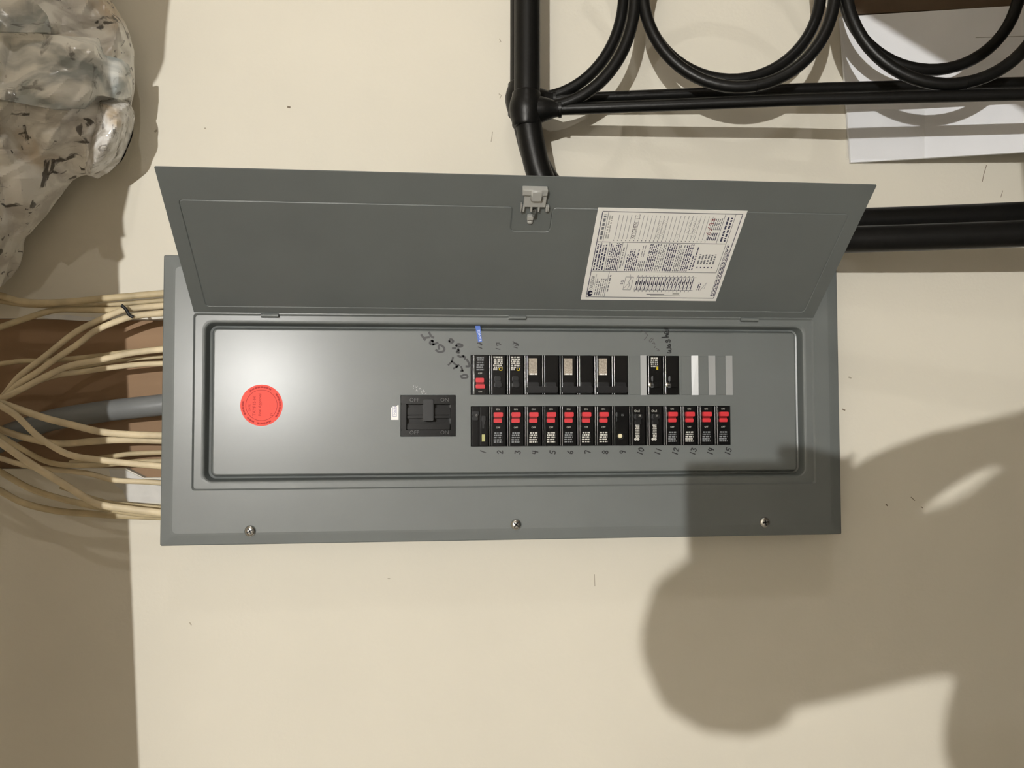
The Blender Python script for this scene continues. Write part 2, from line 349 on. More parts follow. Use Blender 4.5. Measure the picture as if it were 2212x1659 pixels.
def rrect(u0, u1, v0, v1, r, w, n=5):
    pts = []
    for cu, cv, a0 in ((u1-r, v1-r, 0), (u0+r, v1-r, 90), (u0+r, v0+r, 180), (u1-r, v0+r, 270)):
        for i in range(n+1):
            a = math.radians(a0+90*i/n); pts.append((cu+r*math.cos(a), cv+r*math.sin(a), w))
    return pts
def ring_strip(mb, A_, B_, mi=0):
    n = len(A_); mb.add(A_+B_, [(i, (i+1) % n, n+(i+1) % n, n+i) for i in range(n)], mi)
mb = MB()
rings = [rrect(cL, cR, cB, cT, .0022, W_COVER-.012), rrect(cL, cR, cB, cT, .0022, W_COVER-.0035), rrect(cL+.0012, cR-.0012, cB+.0012, cT-.0012, .0022, W_COVER-.0026),
         rrect(cL+.0135, cR-.0135, cB+.0135, cT-.0135, .006, W_COVER-.0004), rrect(cL+.0165, cR-.0165, cB+.0165, cT-.0165, .006, W_COVER),
         rrect(rL, rR, rB, rT, .004, W_COVER), rrect(rL+.0006, rR-.0006, rB+.0006, rT-.0006, .004, W_COVER-.0008), rrect(rL+.0022, rR-.0022, rB+.0022, rT-.0022, .004, WL),
         rrect(rL+.0116, rR-.0116, rB+.0088, rT-.0088, .0125, WL), rrect(rL+.0138, rR-.0138, rB+.0108, rT-.0108, .012, WL-.0004), rrect(rL+.0152, rR-.0152, rB+.0121, rT-.0121, .0115, WL-.0014), rrect(rL+.0160, rR-.0160, rB+.0128, rT-.0128, .011, WL-.0034),
         rrect(rL+.0185, rR-.0185, rB+.0150, rT-.0150, .010, WD-.0085), rrect(rL+.0212, rR-.0212, rB+.0172, rT-.0172, .008, WD-.0095), rrect(rL+.0234, rR-.0234, rB+.0190, rT-.0190, .006, WD-.0035),
         rrect(rL+.0242, rR-.0242, rB+.0197, rT-.0197, .0055, WD-.0014), rrect(rL+.0254, rR-.0254, rB+.0206, rT-.0206, .005, WD-.0003), rrect(rL+.0268, rR-.0268, rB+.0216, rT-.0216, .005, WD)]
for a, b in zip(rings[:-1], rings[1:]): ring_strip(mb, a, b)
# dead front: grid of quads around the slots
dU0, dU1, dV0, dV1 = rL+.0268, rR-.0268, rB+.0216, rT-.0216
def dp(x, y): return PX(x, y, WD)
IN = 0.0254
U1 = 0.0404-.001             # centre line of slot 2 in the lower row
def slot_u(i): return U1+(i-2)*IN          # i = 1 .. 15 along either row
rowT = (dp(1190, 853).y, dp(1190, 767.5).y)
rowB = (dp(1300, 963).y, dp(1300, 877).y)
holes = [(slot_u(1)-IN/2, slot_u(9)+IN/2, rowT[0], rowT[1]), (slot_u(11)-IN/2, slot_u(12)+IN/2, rowT[0], rowT[1]),
         (slot_u(1)-IN/2, slot_u(15)+IN/2, rowB[0], rowB[1])]
mainH = (dp(865, 900).x, dp(984.5, 900).x, dp(920, 943).y, dp(920, 853.5).y)
holes.append(mainH)
us = sorted({dU0+.006, dU1-.006}|{h[0] for h in holes}|{h[1] for h in holes}); vs_ = sorted({dV0+.006, dV1-.006}|{h[2] for h in holes}|{h[3] for h in holes})
for i in range(len(us)-1):
    for j in range(len(vs_)-1):
        cu, cv = (us[i]+us[i+1])/2, (vs_[j]+vs_[j+1])/2
        if any(h[0] < cu < h[1] and h[2] < cv < h[3] for h in holes): continue
        mb.add([(us[i], vs_[j], WD), (us[i+1], vs_[j], WD), (us[i+1], vs_[j+1], WD), (us[i], vs_[j+1], WD)], [(0, 1, 2, 3)])
ring_strip(mb, rings[-1], rrect(dU0+.006, dU1-.006, dV0+.006, dV1-.006, 1e-6, WD))
for h in holes:
    q = [(h[0], h[2]), (h[1], h[2]), (h[1], h[3]), (h[0], h[3])]
    for k in range(4):
        a, b = q[k], q[(k+1) % 4]
        mb.add([(a[0], a[1], WD), (b[0], b[1], WD), (b[0], b[1], WD-.003), (a[0], a[1], WD-.003)], [(0, 1, 2, 3)])
cover = make('cover', mb, 'steel', panel, smooth=38)
cover['label'] = 'grey steel cover with a recessed dead front'

# cover screws
def screw(p, rz):
    t = MB(); t.lathe(p, (0, 0, 1), [(.0078, 0), (.0078, .0006), (.0072, .0022), (.0052, .0036), (.0020, .0040)], 20)
    for a in (rz, rz+math.pi/2):
        d = Vector((math.cos(a), math.sin(a), 0)); n = Vector((-d.y, d.x, 0))
        P = [Vector(p)+d*s1*.0046+n*s2*.0008 for s1, s2 in ((-1, -1), (1, -1), (1, 1), (-1, 1))]
        t.hexa([q+Vector((0, 0, .0032)) for q in P]+[q+Vector((0, 0, .00425)) for q in P], 1)
    make('screw', t, ['chrome', 'black2'], cover, smooth=40)
for x, y, a in ((540.5, 1147, .5), (1114.5, 1133, .9), (1651.5, 1128, .2)): screw(PX(x, y, W_COVER), a)
# knocked-over blank plates: flush filler with a bent twist-out strip
half = ((CAM-Vector((0, 0, 0))), LAMP_MAIN)
for x0, x1, sx0, sx1, tilt in ((1359.5, 1396, 1383.5, 1396, 'soft'), (1471, 1508, 1493.5, 1507.5, 'mirror'), (1508.5, 1545.5, 1530.5, 1544.5, 'dull'), (1546, 1583, 1567.5, 1581.5, 'dull2')):
    pl = MB(); a = dp(x0, 810); b = dp(x1, 810); s0 = dp(sx0, 810); s1 = dp(sx1, 810)
    pl.bbox(a.x+.0003, s0.x-.0004, rowT[0]+.0003, rowT[1]-.0003, WD-.0006, WD+.0005, .0002, 1)
    if b.x-s1.x > .002: pl.bbox(s1.x+.0004, b.x-.0003, rowT[0]+.0003, rowT[1]-.0003, WD-.0006, WD+.0005, .0002, 1)
    c = Vector(((s0.x+s1.x)/2, (rowT[0]+rowT[1])/2, WD+.0012))
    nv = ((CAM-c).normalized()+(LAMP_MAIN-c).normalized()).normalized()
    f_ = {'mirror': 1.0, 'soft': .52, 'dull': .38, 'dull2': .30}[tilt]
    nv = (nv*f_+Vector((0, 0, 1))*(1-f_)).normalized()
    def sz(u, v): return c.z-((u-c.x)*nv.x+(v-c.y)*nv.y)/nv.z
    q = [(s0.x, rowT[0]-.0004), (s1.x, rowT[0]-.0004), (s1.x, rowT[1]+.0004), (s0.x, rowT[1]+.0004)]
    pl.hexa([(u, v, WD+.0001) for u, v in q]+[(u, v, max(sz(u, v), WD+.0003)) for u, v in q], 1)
    make('filler_plate', pl, ['steel', 'steel_bare'], cover)

# ---------------- circuit breakers
PRINTW = 0.00012
def rows_print(mb, u0, u1, v0, v1, w, rows, seed, mi=0, fill=.62):
    rnd = random.Random(seed); h = (v1-v0)/rows
    for r in range(rows):
        v = v0+h*(r+.5); u = u0+rnd.random()*(u1-u0)*.12
        while u < u1:
            l = rnd.uniform(.12, .34)*(u1-u0); e = min(u+l, u1)
            mb.add([(u, v-h*fill/2, w), (e, v-h*fill/2, w), (e, v+h*fill/2, w), (u, v+h*fill/2, w)], [(0, 1, 2, 3)], mi); u = e+rnd.uniform(.04, .10)*(u1-u0)
BW = IN*.97; BF = WD+.0022    # breaker width, height of its raised face
def body_mesh(uc, v0, v1, width=BW):
    t = MB(); e = .0004
    t.bbox(uc-width/2, uc+width/2, v0+e, v1-e, WD-.035, WD-.0006, .0005, 1)
    f = width*.70/2
    t.bbox(uc-f+.0006, uc+f+.0006, v0+e, v1-e, WD-.004, BF, .0009, 2)
    t.bbox(uc-width/2+.0009, uc-width/2+.0024, v0+e, v1-e, WD-.004, WD+.0004, .0005, 2)
    for du, w_, r_ in ((-width/2+.0016, WD+.0002, .0009), (-f+.0008, BF-.0008, .0010)):
        t.tube([(uc+du, v0+e+.0002, w_), (uc+du, v1-e-.0002, w_)], r_, 10, mi=1)
    return t
def handle_wedge(t, uc, vc, wu, hv, top, lean, mi=0, two=False):
    """toggle: two raised steps with a notch between, leaning along v"""
    a, b = uc-wu/2, uc+wu/2; l = lean*hv*.5
    t.bbox(a, b-(.0012 if lean > 0 else 0), vc-hv/2, vc-hv*.13, BF-.001, top-(.0030 if lean > 0 else 0), .0007, 2, mi)
    t.bbox(a, b-(0 if lean > 0 else .0012), vc+hv*.07, vc+hv/2, BF-.001, top-(0 if lean > 0 else .0030), .0007, 2, mi)
    t.box(a+.0006, b-.0010, vc-hv*.16, vc+hv*.10, BF-.001, BF+.0006, 1 if two else mi)
def part(name, t, ms, parent, smooth=40): return make(name, t, ms, parent, smooth=smooth)
def red_breaker(i, row):
    top = row == 'T'; v0, v1 = rowT if top else rowB; uc = slot_u(i); H = v1-v0; sg = -1 if top else 1
    o = part('circuit_breaker', body_mesh(uc, v0, v1), ['black', 'gloss'], panel)
    vh = v0+H*(.29 if top else .715)
    t = MB(); handle_wedge(t, uc+.0008, vh, .0128, .0150, BF+.0075, sg, 0, True); part('toggle', t, ['red', 'red_dark'], o)
    for d, s_ in ((.0118, 'ON'), (-.0142, 'OFF')):
        t = MB(); vv = vh+sg*d; text_mesh(s_, .0034, (uc+.0008, vv-.0012, BF+PRINTW), (1, 0, 0), (0, 1, 0), t, 0, 'CENTER')
        part('switch_lettering', t, 'white_print', o, None)
    t = MB()
    if top: rows_print(t, uc-.0045, uc+.0060, v0+H*.60, v0+H*.96, BF+PRINTW, 6, i)
    else: rows_print(t, uc-.0055, uc+.0065, v0+H*.08, v0+H*.36, BF+PRINTW, 5, 1)
    part('rating_print', t, 'grey_print', o, None)
    return o
first = red_breaker(2, 'B'); first['label'] = 'red-handled circuit breaker'
for i in (3, 4, 5, 6, 7, 8, 12, 13, 14, 15):
    c = copy_tree(first, ((i-2)*IN, 0, 0), panel)
    if i in (4, 5, 7, 8, 13):
        for ch in c.children:
            if ch.name.startswith('rating_print'):
                ch.data = ch.data.copy(); ch.data.materials[0] = M['white_print']
red_breaker(1, 'T')['label'] = 'red-handled circuit breaker at the end of the upper row'
def black_breaker(i, row, style):
    top = row == 'T'; v0, v1 = rowT if top else rowB; uc = slot_u(i); H = v1-v0
    o = part('circuit_breaker', body_mesh(uc, v0, v1), ['black', 'gloss'], panel)
    t = MB()
    if style == 'logo':       # square logo, pale print, small black toggle
        vh = v0+H*.33; handle_wedge(t, uc+.0008, vh, .0098, .0150, BF+.0070, -1); part('toggle', t, 'black2', o)
        t = MB(); rows_print(t, uc-.0060, uc+.0075, v0+H*.66, v0+H*.97, BF+PRINTW, 6, 40+i, 0, .7)
        rows_print(t, uc-.0060, uc-.0002, v0+H*.61, v0+H*.67, BF+PRINTW, 1, 3, 0, .8)
        a, b, c, d = uc+.0022, uc+.0072, v0+H*.605, v0+H*.695
        for q in ((a, b, c, c+.0011), (a, b, d-.0011, d), (a, a+.0011, c, d), (b-.0011, b, c, d)):
            t.add([(q[0], q[2], BF+PRINTW), (q[1], q[2], BF+PRINTW), (q[1], q[3], BF+PRINTW), (q[0], q[3], BF+PRINTW)], [(0, 1, 2, 3)], 1)
        part('rating_print', t, ['white_print', 'yellow'], o, None)
        t = MB(); rows_print(t, uc-.001, uc+.003, v0+H*.18, v0+H*.235, BF+.0056, 1, 5); part('switch_lettering', t, 'grey_print', o, None)
    elif style == 'shiny':    # toggle with its bright glint put in as a chrome dot, as in the pair in the middle of the row
        vh = v0+H*.33; handle_wedge(t, uc+.0020, vh, .0105, .0165, BF+.0072, -1); part('toggle', t, 'black', o)
        t = MB()
        if i == 11:
            rows_print(t, uc-.0055, uc+.0060, v0+H*.70, v0+H*.96, BF+PRINTW, 5, 77, 0, .7)
            a, b, c, d = uc+.0034, uc+.0062, v0+H*.64, v0+H*.73
            t.add([(a, c, BF+PRINTW), (b, c, BF+PRINTW), (b, d, BF+PRINTW), (a, d, BF+PRINTW)], [(0, 1, 2, 3)], 1)
        else: text_mesh('20', .0034, (uc+.0030, v0+H*.22, BF+.0060), (1, 0, 0), (0, 1, 0), t, 0, 'CENTER')
        part('rating_print', t, ['white_print', 'yellow'], o, None)
        t = MB(); g = Vector((uc-.0058, v0+H*.26, BF-.0002))
        t.lathe(g, (0, 0, 1), [(.0034, 0), (.0030, .0010), (.0016, .0016)], 12)
        part('side_glint', t, 'chrome', o)
    elif style == 'on':       # On/I lettering and a long white certificate print
        vh = v0+H*.66; handle_wedge(t, uc+.0012, vh, .0096, .0150, BF+.0070, 1); part('toggle', t, 'black2', o)
        t = MB(); text_mesh('On/I', .0046, (uc-.0005, v0+H*.845, BF+PRINTW), (1, 0, 0), (0, 1, 0), t, 0, 'CENTER'); part('switch_lettering', t, 'white_print', o, None)
        t = MB(); text_mesh('20', .0036, (uc+.0016, v0+H*.735, BF+.0072), (1, 0, 0), (0, 1, 0), t, 0, 'CENTER'); part('switch_lettering', t, 'white_print', o, None)
        t = MB(); rows_print(t, uc-.0032, uc+.0028, v0+H*.20, v0+H*.53, BF+PRINTW, 8, 9+i, 0, .72)
        for du in (-.0030, .0008): t.lathe((uc+du, v0+H*.16, BF), (0, 0, 1), [(.0020, PRINTW), (.0016, PRINTW*2)], 12)
        part('rating_print', t, 'white_print', o, None)
    elif style == 'test':     # round cream test button
        vh = v0+H*.72; handle_wedge(t, uc+.0004, vh, .0120, .0135, BF+.0050, 1); part('toggle', t, 'black', o)
        t = MB(); text_mesh('15', .0040, (uc+.0020, v0+H*.745, BF+.0052), (1, 0, 0), (0, 1, 0), t, 0, 'CENTER'); part('switch_lettering', t, 'grey_print', o, None)
        t = MB(); t.lathe((uc, v0+H*.24, BF-.0005), (0, 0, 1), [(.0052, 0), (.0050, .0012), (.0042, .0012), (.0040, .0002)], 18); part('button_collar', t, 'black2', o)
        t = MB(); t.lathe((uc-.0004, v0+H*.245, BF-.0005), (0, 0, 1), [(.0033, 0), (.0032, .0020), (.0024, .0028)], 16); part('test_button', t, 'cream_dot', o)
    return o
black_breaker(2, 'T', 'logo')['label'] = 'black circuit breaker with a small yellow square mark'
black_breaker(3, 'T', 'logo')
black_breaker(11, 'T', 'shiny'); black_breaker(12, 'T', 'shiny')
black_breaker(9, 'B', 'test')['label'] = 'black breaker with a round cream test button'
black_breaker(10, 'B', 'on'); black_breaker(11, 'B', 'on')
# two-pole breakers with a shared handle bar
def double_breaker(i):
    v0, v1 = rowT; H = v1-v0; ua, ub = slot_u(i), slot_u(i+1)
    t = body_mesh(ua, v0, v1); t2 = body_mesh(ub, v0, v1); n0 = len(t.v); t.v += t2.v; t.f += [tuple(i+n0 for i in f) for f in t2.f]; t.mi += t2.mi
    o = part('double_pole_breaker', t, ['black', 'gloss'], panel)
    t = MB(); t.bbox(ua-.0088, ub+.0100, v0+H*.045, v0+H*.21, BF-.001, BF+.0080, .0012, 2)
    for uc in (ua, ub): t.bbox(uc-.0068, uc+.0082, v0+H*.20, v0+H*.315, BF-.001, BF+.0050, .0008, 2)
    t.box(ua+.0115, ua+.0125, v0+H*.08, v0+H*.16, BF+.0078, BF+.0083); t.box(ub-.0095, ub-.0085, v0+H*.08, v0+H*.16, BF+.0078, BF+.0083)
    part('handle_bar', t, 'black2', o)
    t = MB(); t.bbox(ua-.0056, ua+.0068, v0+H*.50, v0+H*.92, BF-.0002, BF+.0002, .0001, 1)
    rows_print(t, ua-.0050, ua+.0062, v0+H*.50, v0+H*.545, BF+.0004, 1, 2, 1, .8)
    part('rating_label', t, ['tan_label', 'sticker_white'], o, None)
    return o
d0 = double_breaker(4); d0['label'] = 'two-pole breaker with a shared handle bar'
for k in (2, 4): copy_tree(d0, (k*IN, 0, 0), panel)
# tandem breaker in slot 1 of the lower row
v0, v1 = rowB; H = v1-v0; uc = slot_u(1)
t = MB(); e = .0004
t.bbox(uc-BW/2, uc+BW/2, v0+e, v1-e, WD-.035, WD-.0006, .0005, 1)
for a, b in ((-.0108, -.0018), (.0012, .0098)): t.bbox(uc+a, uc+b, v0+e, v1-e, WD-.004, BF, .0008, 2)
o = part('tandem_breaker', t, 'black', panel)
t = MB(); handle_wedge(t, uc-.0060, v0+H*.76, .0092, .0125, BF+.0065, 1); part('toggle', t, 'black2', o)
t = MB(); handle_wedge(t, uc+.0056, v0+H*.60, .0052, .0185, BF+.0035, 1); part('toggle', t, 'black2', o)
t = MB(); text_mesh('15', .0040, (uc-.0055, v0+H*.735+.001, BF+.0067), (1, 0, 0), (0, 1, 0), t, 0, 'CENTER'); part('switch_lettering', t, 'white_print', o, None)
t = MB(); t.bbox(uc+.0030, uc+.0076, v0+H*.125, v0+H*.30, BF-.0002, BF+.0002, .0001, 1); part('yellow_label', t, mat('pale_yellow_label', (0.42, 0.42, 0.16, 1), .5), o)

# ---------------- main breaker
h = mainH; a, b, c, d = h[0]+.0006, h[1]-.0006, h[2]+.0006, h[3]-.0006; Wm, Hm = b-a, d-c
t = MB(); WM = WD+.0040
fr = [(a, c, b, c+Hm*.15), (a, d-Hm*.21, b, d), (a, c+Hm*.15, a+Wm*.10, d-Hm*.21), (b-Wm*.09, c+Hm*.15, b, d-Hm*.21)]
for q in fr: t.bbox(q[0], q[2], q[1], q[3], WD-.02, WM, .0008, 2)
t.box(a+.002, b-.002, c+.002, d-.002, WD-.020, WD-.012)
mainb = part('main_breaker', t, 'black', panel); mainb['label'] = 'large black main breaker'
t = MB()
t.bbox(a+Wm*.115, b-Wm*.105, c+Hm*.16, c+Hm*.31, WD-.012, WM-.0005, .0008, 2)
t.bbox(a+Wm*.115, b-Wm*.105, c+Hm*.44, c+Hm*.505, WD-.012, WD-.0020, .0006, 2)
t.bbox(a+Wm*.115, b-Wm*.105, c+Hm*.525, c+Hm*.70, WD-.012, WD-.0030, .0006, 2)
part('rocker', t, 'black', mainb)
t = MB(); t.bbox(a+Wm*.41, b-Wm*.405, c+Hm*.37, d-Hm*.10, WD-.012, WM+.0050, .0010, 2); part('switch_handle', t, 'black2', mainb)
ml = mat('black_raised_letter', (.03, .03, .03, 1), .25, .6)
for s_, fu, fv in (('OFF', .245, .845), ('ON', .80, .845), ('OFF', .245, .045), ('ON', .80, .045)):
    t = MB(); text_mesh(s_, .0078, (a+Wm*fu, c+Hm*fv, WM+.0002), (1, 0, 0), (0, 1, 0), t, 0, 'CENTER'); part('raised_lettering', t, ml, mainb, None)

# ---------------- stickers and handwriting on the dead front
def dstroke(mb, pts, wd, n=6):
    P = [dp(x, y) for x, y in pts]
    P = spline(P, n) if len(P) > 2 else P
    mb.stroke([p+Vector((0, 0, .00025)) for p in P], wd, (0, 0, 1))
PXM = .000655
sc = dp(565, 875.5); sr = .0288
t = MB(); t.lathe(sc, (0, 0, 1), [(sr, 0), (sr, .0003), (sr*.5, .00032)], 48)
stk = part('round_sticker', t, 'sticker_red', panel, None); stk['label'] = 'round fluorescent red inspection sticker'
t = MB(); n = 48; zt = sc.z+.0005
for r in (.0216,):
    A_ = [(sc.x+math.cos(k*2*math.pi/n)*r, sc.y+math.sin(k*2*math.pi/n)*r, zt) for k in range(n)]; B_ = [(sc.x+math.cos(k*2*math.pi/n)*(r-.0006), sc.y+math.sin(k*2*math.pi/n)*(r-.0006), zt) for k in range(n)]
    ring_strip(t, A_, B_)
rnd = random.Random(3)
for k in range(40):
    an = k*2*math.pi/40
    if 2.2 < an < 2.7 or 5.2 < an < 5.6 or rnd.random() < .2: continue
    cc = Vector((sc.x+math.cos(an)*.0252, sc.y+math.sin(an)*.0252, zt)); tn = Vector((-math.sin(an), math.cos(an), 0))
    t.stroke([cc-tn*.0009, cc+tn*.0009], .0022, (0, 0, 1))
for s_, du, dv, sz_ in (('DATE', -.0150, -.008, .0038), ('TAYF15-H', -.0078, -.0150, .0062), ('Final Approval', -.0005, -.0150, .0054), ('BY', .0150, -.015, .0040)):
    text_mesh(s_, sz_, (sc.x+du, sc.y+dv, zt), (0, 1, 0), (-1, 0, 0), t)
def sxy(x, y): return (480+x/9.217, 780+y/9.217)
for pts in ([(860, 1060), (840, 960), (800, 1040), (880, 900), (780, 880), (870, 780), (840, 740), (880, 710), (865, 820)], [(900, 1000), (890, 880), (930, 820), (940, 890), (1050, 960)], [(960, 870), (950, 790), (980, 800), (975, 870)]):
    dstroke(t, [sxy(x, y) for x, y in pts], .0006)
part('sticker_print', t, 'sticker_red_ink', stk, None)
# small white sticker by the main breaker
t = MB(); q = [dp(x, y) for x, y in ((845, 907), (861, 907), (861, 875), (858.5, 875), (857, 877.5), (848.5, 877.5), (845, 881))]
t.prism([(p.x, p.y, WD+.0001) for p in q], (0, 0, .0003)); st2 = part('white_sticker', t, 'sticker_white', panel, None)
t = MB(); z = WD+.0005
def flat_rect(t, x0, x1, y0, y1, z, mi=0):
    q = [PX(x, y, WD) for x, y in ((x0, y1), (x1, y1), (x1, y0), (x0, y0))]; t.add([(p.x, p.y, z) for p in q], [(0, 1, 2, 3)], mi)
for q in ((848.3, 849.0, 878, 899.6), (856.4, 857.1, 879, 899.6), (848.3, 857.1, 898.9, 899.7)): flat_rect(t, q[0], q[1], q[2], q[3], z)
p0 = dp(855.4, 897); text_mesh('MAIN', .0052, (p0.x, p0.y, z), (0, 1, 0), (-1, 0, 0), t)
part('sticker_print', t, mat('violet_print', (.22, .22, .42, 1), .6), st2, None)
# blue embossed tape
t = MB(); q = [dp(x, y) for x, y in ((1033, 739.5), (1041.5, 738), (1037, 702.5), (1026.5, 704.5))]
t.prism([(p.x, p.y, WD+.0001) for p in q], (0, 0, .0005)); st3 = part('blue_label_tape', t, 'sticker_blue', panel, None)
t = MB(); z = WD+.0009; d_ = (dp(1031, 705)-dp(1037, 738)).normalized(); n_ = Vector((d_.y, -d_.x, 0)); o_ = dp(1040.5, 736.5)
o_.z = z; text_mesh('RANGE', .0050, o_, d_, -n_, t)
part('tape_lettering', t, mat('pale_blue_emboss', (.70, .78, .95, 1), .5), st3, None)
# marker writing, traced in the strokes it was written with
def writing(strokes, wd, m_, name='handwriting'):
    t = MB()
    for s_ in strokes: dstroke(t, s_, wd)
    return make(name, t, m_, cover)
def Z(ox, oy, k): return lambda L: [[(ox+x/k, oy+y/k) for x, y in s_] for s_ in L]
g = Z(890, 690, 9.217)
writing(g([[(480, 610), (540, 650), (630, 630), (640, 570), (570, 510), (530, 530), (540, 590)], [(420, 430), (370, 440), (360, 480), (420, 500), (470, 480), (510, 465)], [(400, 420), (430, 500)],
           [(190, 310), (230, 370), (260, 405)], [(245, 370), (340, 355)], [(340, 260), (380, 330), (425, 360)]]), .0030, 'ink_soft')
writing(g([[(970, 1120), (1000, 1165), (1100, 1155), (1090, 1110), (1040, 1100), (1000, 1120)], [(980, 940), (1000, 1020), (970, 1030)], [(1000, 1020), (1025, 1025)], [(840, 880), (900, 930), (830, 975)], [(880, 950), (930, 910)],
           [(815, 760), (790, 840), (725, 905)], [(790, 840), (830, 860)]]), .0026, 'ink_soft')
writing(g([[(1080, 935), (1140, 930), (1125, 860), (1090, 800)], [(1060, 790), (1040, 740), (1020, 740)], [(920, 720), (960, 745), (1020, 730)], [(920, 590), (940, 660), (890, 650), (920, 610)], [(810, 575), (860, 575)],
           [(880, 520), (920, 490), (1000, 510), (980, 540), (900, 540), (880, 520)], [(740, 430), (770, 390), (820, 430), (790, 460), (740, 440)]]), .0030, 'ink_soft')
writing(g([[(1680, 470), (1740, 470)], [(1680, 470), (1690, 520)], [(1690, 520), (1770, 500)], [(1670, 575), (1750, 600)]]), .0012, 'ink_soft')
writing(g([[(2010, 440), (2060, 480), (2120, 520)], [(2010, 490), (2060, 470), (2110, 490)], [(2030, 550), (2095, 570)], [(2050, 520), (2120, 510)]]), .0014, 'ink_soft')
writing(g([[(1300, 470), (1360, 470), (1390, 500)], [(1340, 480), (1390, 510)], [(1320, 550), (1390, 580)], [(1360, 560), (1385, 575)]]), .0014, 'ink_soft')
g = Z(1370, 690, 9.758)
writing(g([[(700, 700), (760, 705), (770, 680), (720, 660), (770, 650), (765, 605), (690, 600)], [(740, 530), (710, 550), (730, 570), (765, 560), (745, 525), (765, 520)], [(680, 440), (665, 470), (700, 480), (720, 430), (755, 440), (750, 480)],
           [(580, 380), (720, 370)], [(690, 370), (665, 340), (720, 320)], [(690, 310), (690, 250), (650, 260), (650, 300), (715, 300), (720, 230)], [(640, 185), (710, 185)], [(660, 180), (645, 160), (690, 150)]]), .0016, 'ink')
writing(g([[(480, 660), (520, 665), (515, 640), (470, 615)], [(440, 570), (430, 600)], [(400, 470), (440, 520), (385, 500)], [(380, 390), (320, 440), (340, 480), (400, 410)], [(220, 300), (280, 330), (210, 430)], [(150, 230), (260, 290)]]), .0011, 'ink_faint')
digits = {  # stroke digits, x right / y up in a 0..1 cell
 '0': [[(.5, 1), (.1, .7), (.1, .3), (.5, 0), (.9, .3), (.9, .7), (.5, 1)]], '1': [[(.5, 1), (.45, 0)]], '2': [[(.1, .8), (.5, 1), (.85, .75), (.2, .05), (.95, .1)]], '3': [[(.1, .95), (.8, .9), (.45, .55), (.9, .3), (.5, 0), (.05, .1)]],
 '4': [[(.2, 1), (.15, .5), (.85, .5)], [(.75, .95), (.6, 0)]], '5': [[(.9, 1), (.3, .95), (.2, .55), (.7, .55), (.8, .2), (.4, 0), (.05, .1)]], '6': [[(.75, 1), (.25, .6), (.15, .2), (.5, 0), (.8, .2), (.6, .45), (.2, .3)]], '7': [[(.1, .95), (.9, .95), (.45, 0)]],
 '8': [[(.5, .5), (.15, .75), (.5, 1), (.85, .75), (.5, .5), (.1, .2), (.5, 0), (.9, .2), (.5, .5)]], '9': [[(.8, .7), (.45, .55), (.2, .8), (.55, 1), (.85, .8), (.75, .4), (.6, 0)]], '/': [[(.1, 0), (.9, 1)]]}
def write_digits(s_, x, y, hpx, ang, wd, t, plane=None):
    """digits standing at pixel (x, y), reading up the picture; hpx = digit height"""
    ca, sa = math.cos(ang), math.sin(ang); cell = hpx*.62
    for k, ch in enumerate(s_):
        for st in digits[ch]:
            pts = []
            for fx, fy in st:
                rx = (k*cell*1.15+fx*cell); ry = fy*hpx            # reading frame
                px, py = -ry, -rx                                   # reading right = picture up, digit top = picture left
                pts.append((x+px*ca-py*sa, y+px*sa+py*ca))
            dstroke(t, pts, wd) if plane is None else plane(t, pts, wd)
for i, s_ in enumerate(('1', '2', '3', '4', '5', '6', '7', '8', '9', '10', '11', '12', '13', '14', '15')):
    t = MB(); x = 1045+i*37.85+(3 if len(s_) == 1 else 1); write_digits(s_, x, 984 if len(s_) > 1 else 981, 12 if len(s_) == 1 else 11.5, .32 if i in (0, 9, 10, 11, 12, 13, 14) else .08, .0015, t)
    make('slot_number', t, 'ink', cover)
t = MB(); rnd = random.Random(5)
for k in range(14):
    x = rnd.uniform(893, 920); y = 838+(x-893)*.45+rnd.uniform(-5, 5); dstroke(t, [(x, y), (x+rnd.uniform(-2, 3), y-rnd.uniform(1.5, 4))], .0005)
make('scratched_paint', t, mat('bare_scratch', (.45, .46, .45, 1), .4), cover)

# ---------------- hinged door
ang = math.radians(51.95); DD = Vector((0, math.cos(ang), math.sin(ang))); DN = Vector((0, -math.sin(ang), math.cos(ang)))
DH = Vector((0, rT+.0005, W_COVER-.0005)); DW = 0.2405
def D(u, s, n=0): return Vector((u, 0, 0))+DH+DD*s+DN*n
def PXD(x, y, n=0):
    d_ = ray(x, y); o_ = DH+DN*n; t_ = (o_-CAM).dot(DN)/d_.dot(DN); p = CAM+d_*t_
    return p
def ds(x, y):
    p = PXD(x, y); return p.x, (p-DH).dot(DD)
def door_prism(poly, n0, n1, t, mi=0): t.prism([D(u, s, n0) for u, s in poly], DN*(n1-n0), mi)
dl, dr = rL+.0008, rR-.0004
t = MB()
def door_rr(u0, u1, s0, s1, r, n): return [D(u, s, n) for u, s, _ in rrect(u0, u1, s0, s1, r, 0, 3)]
r0 = door_rr(dl, dr, .0015, DW, .0012, -.0016); r1 = door_rr(dl, dr, .0015, DW, .0012, 0)
t.add(r0, [tuple(range(len(r0)))]); ring_strip(t, r0, r1)
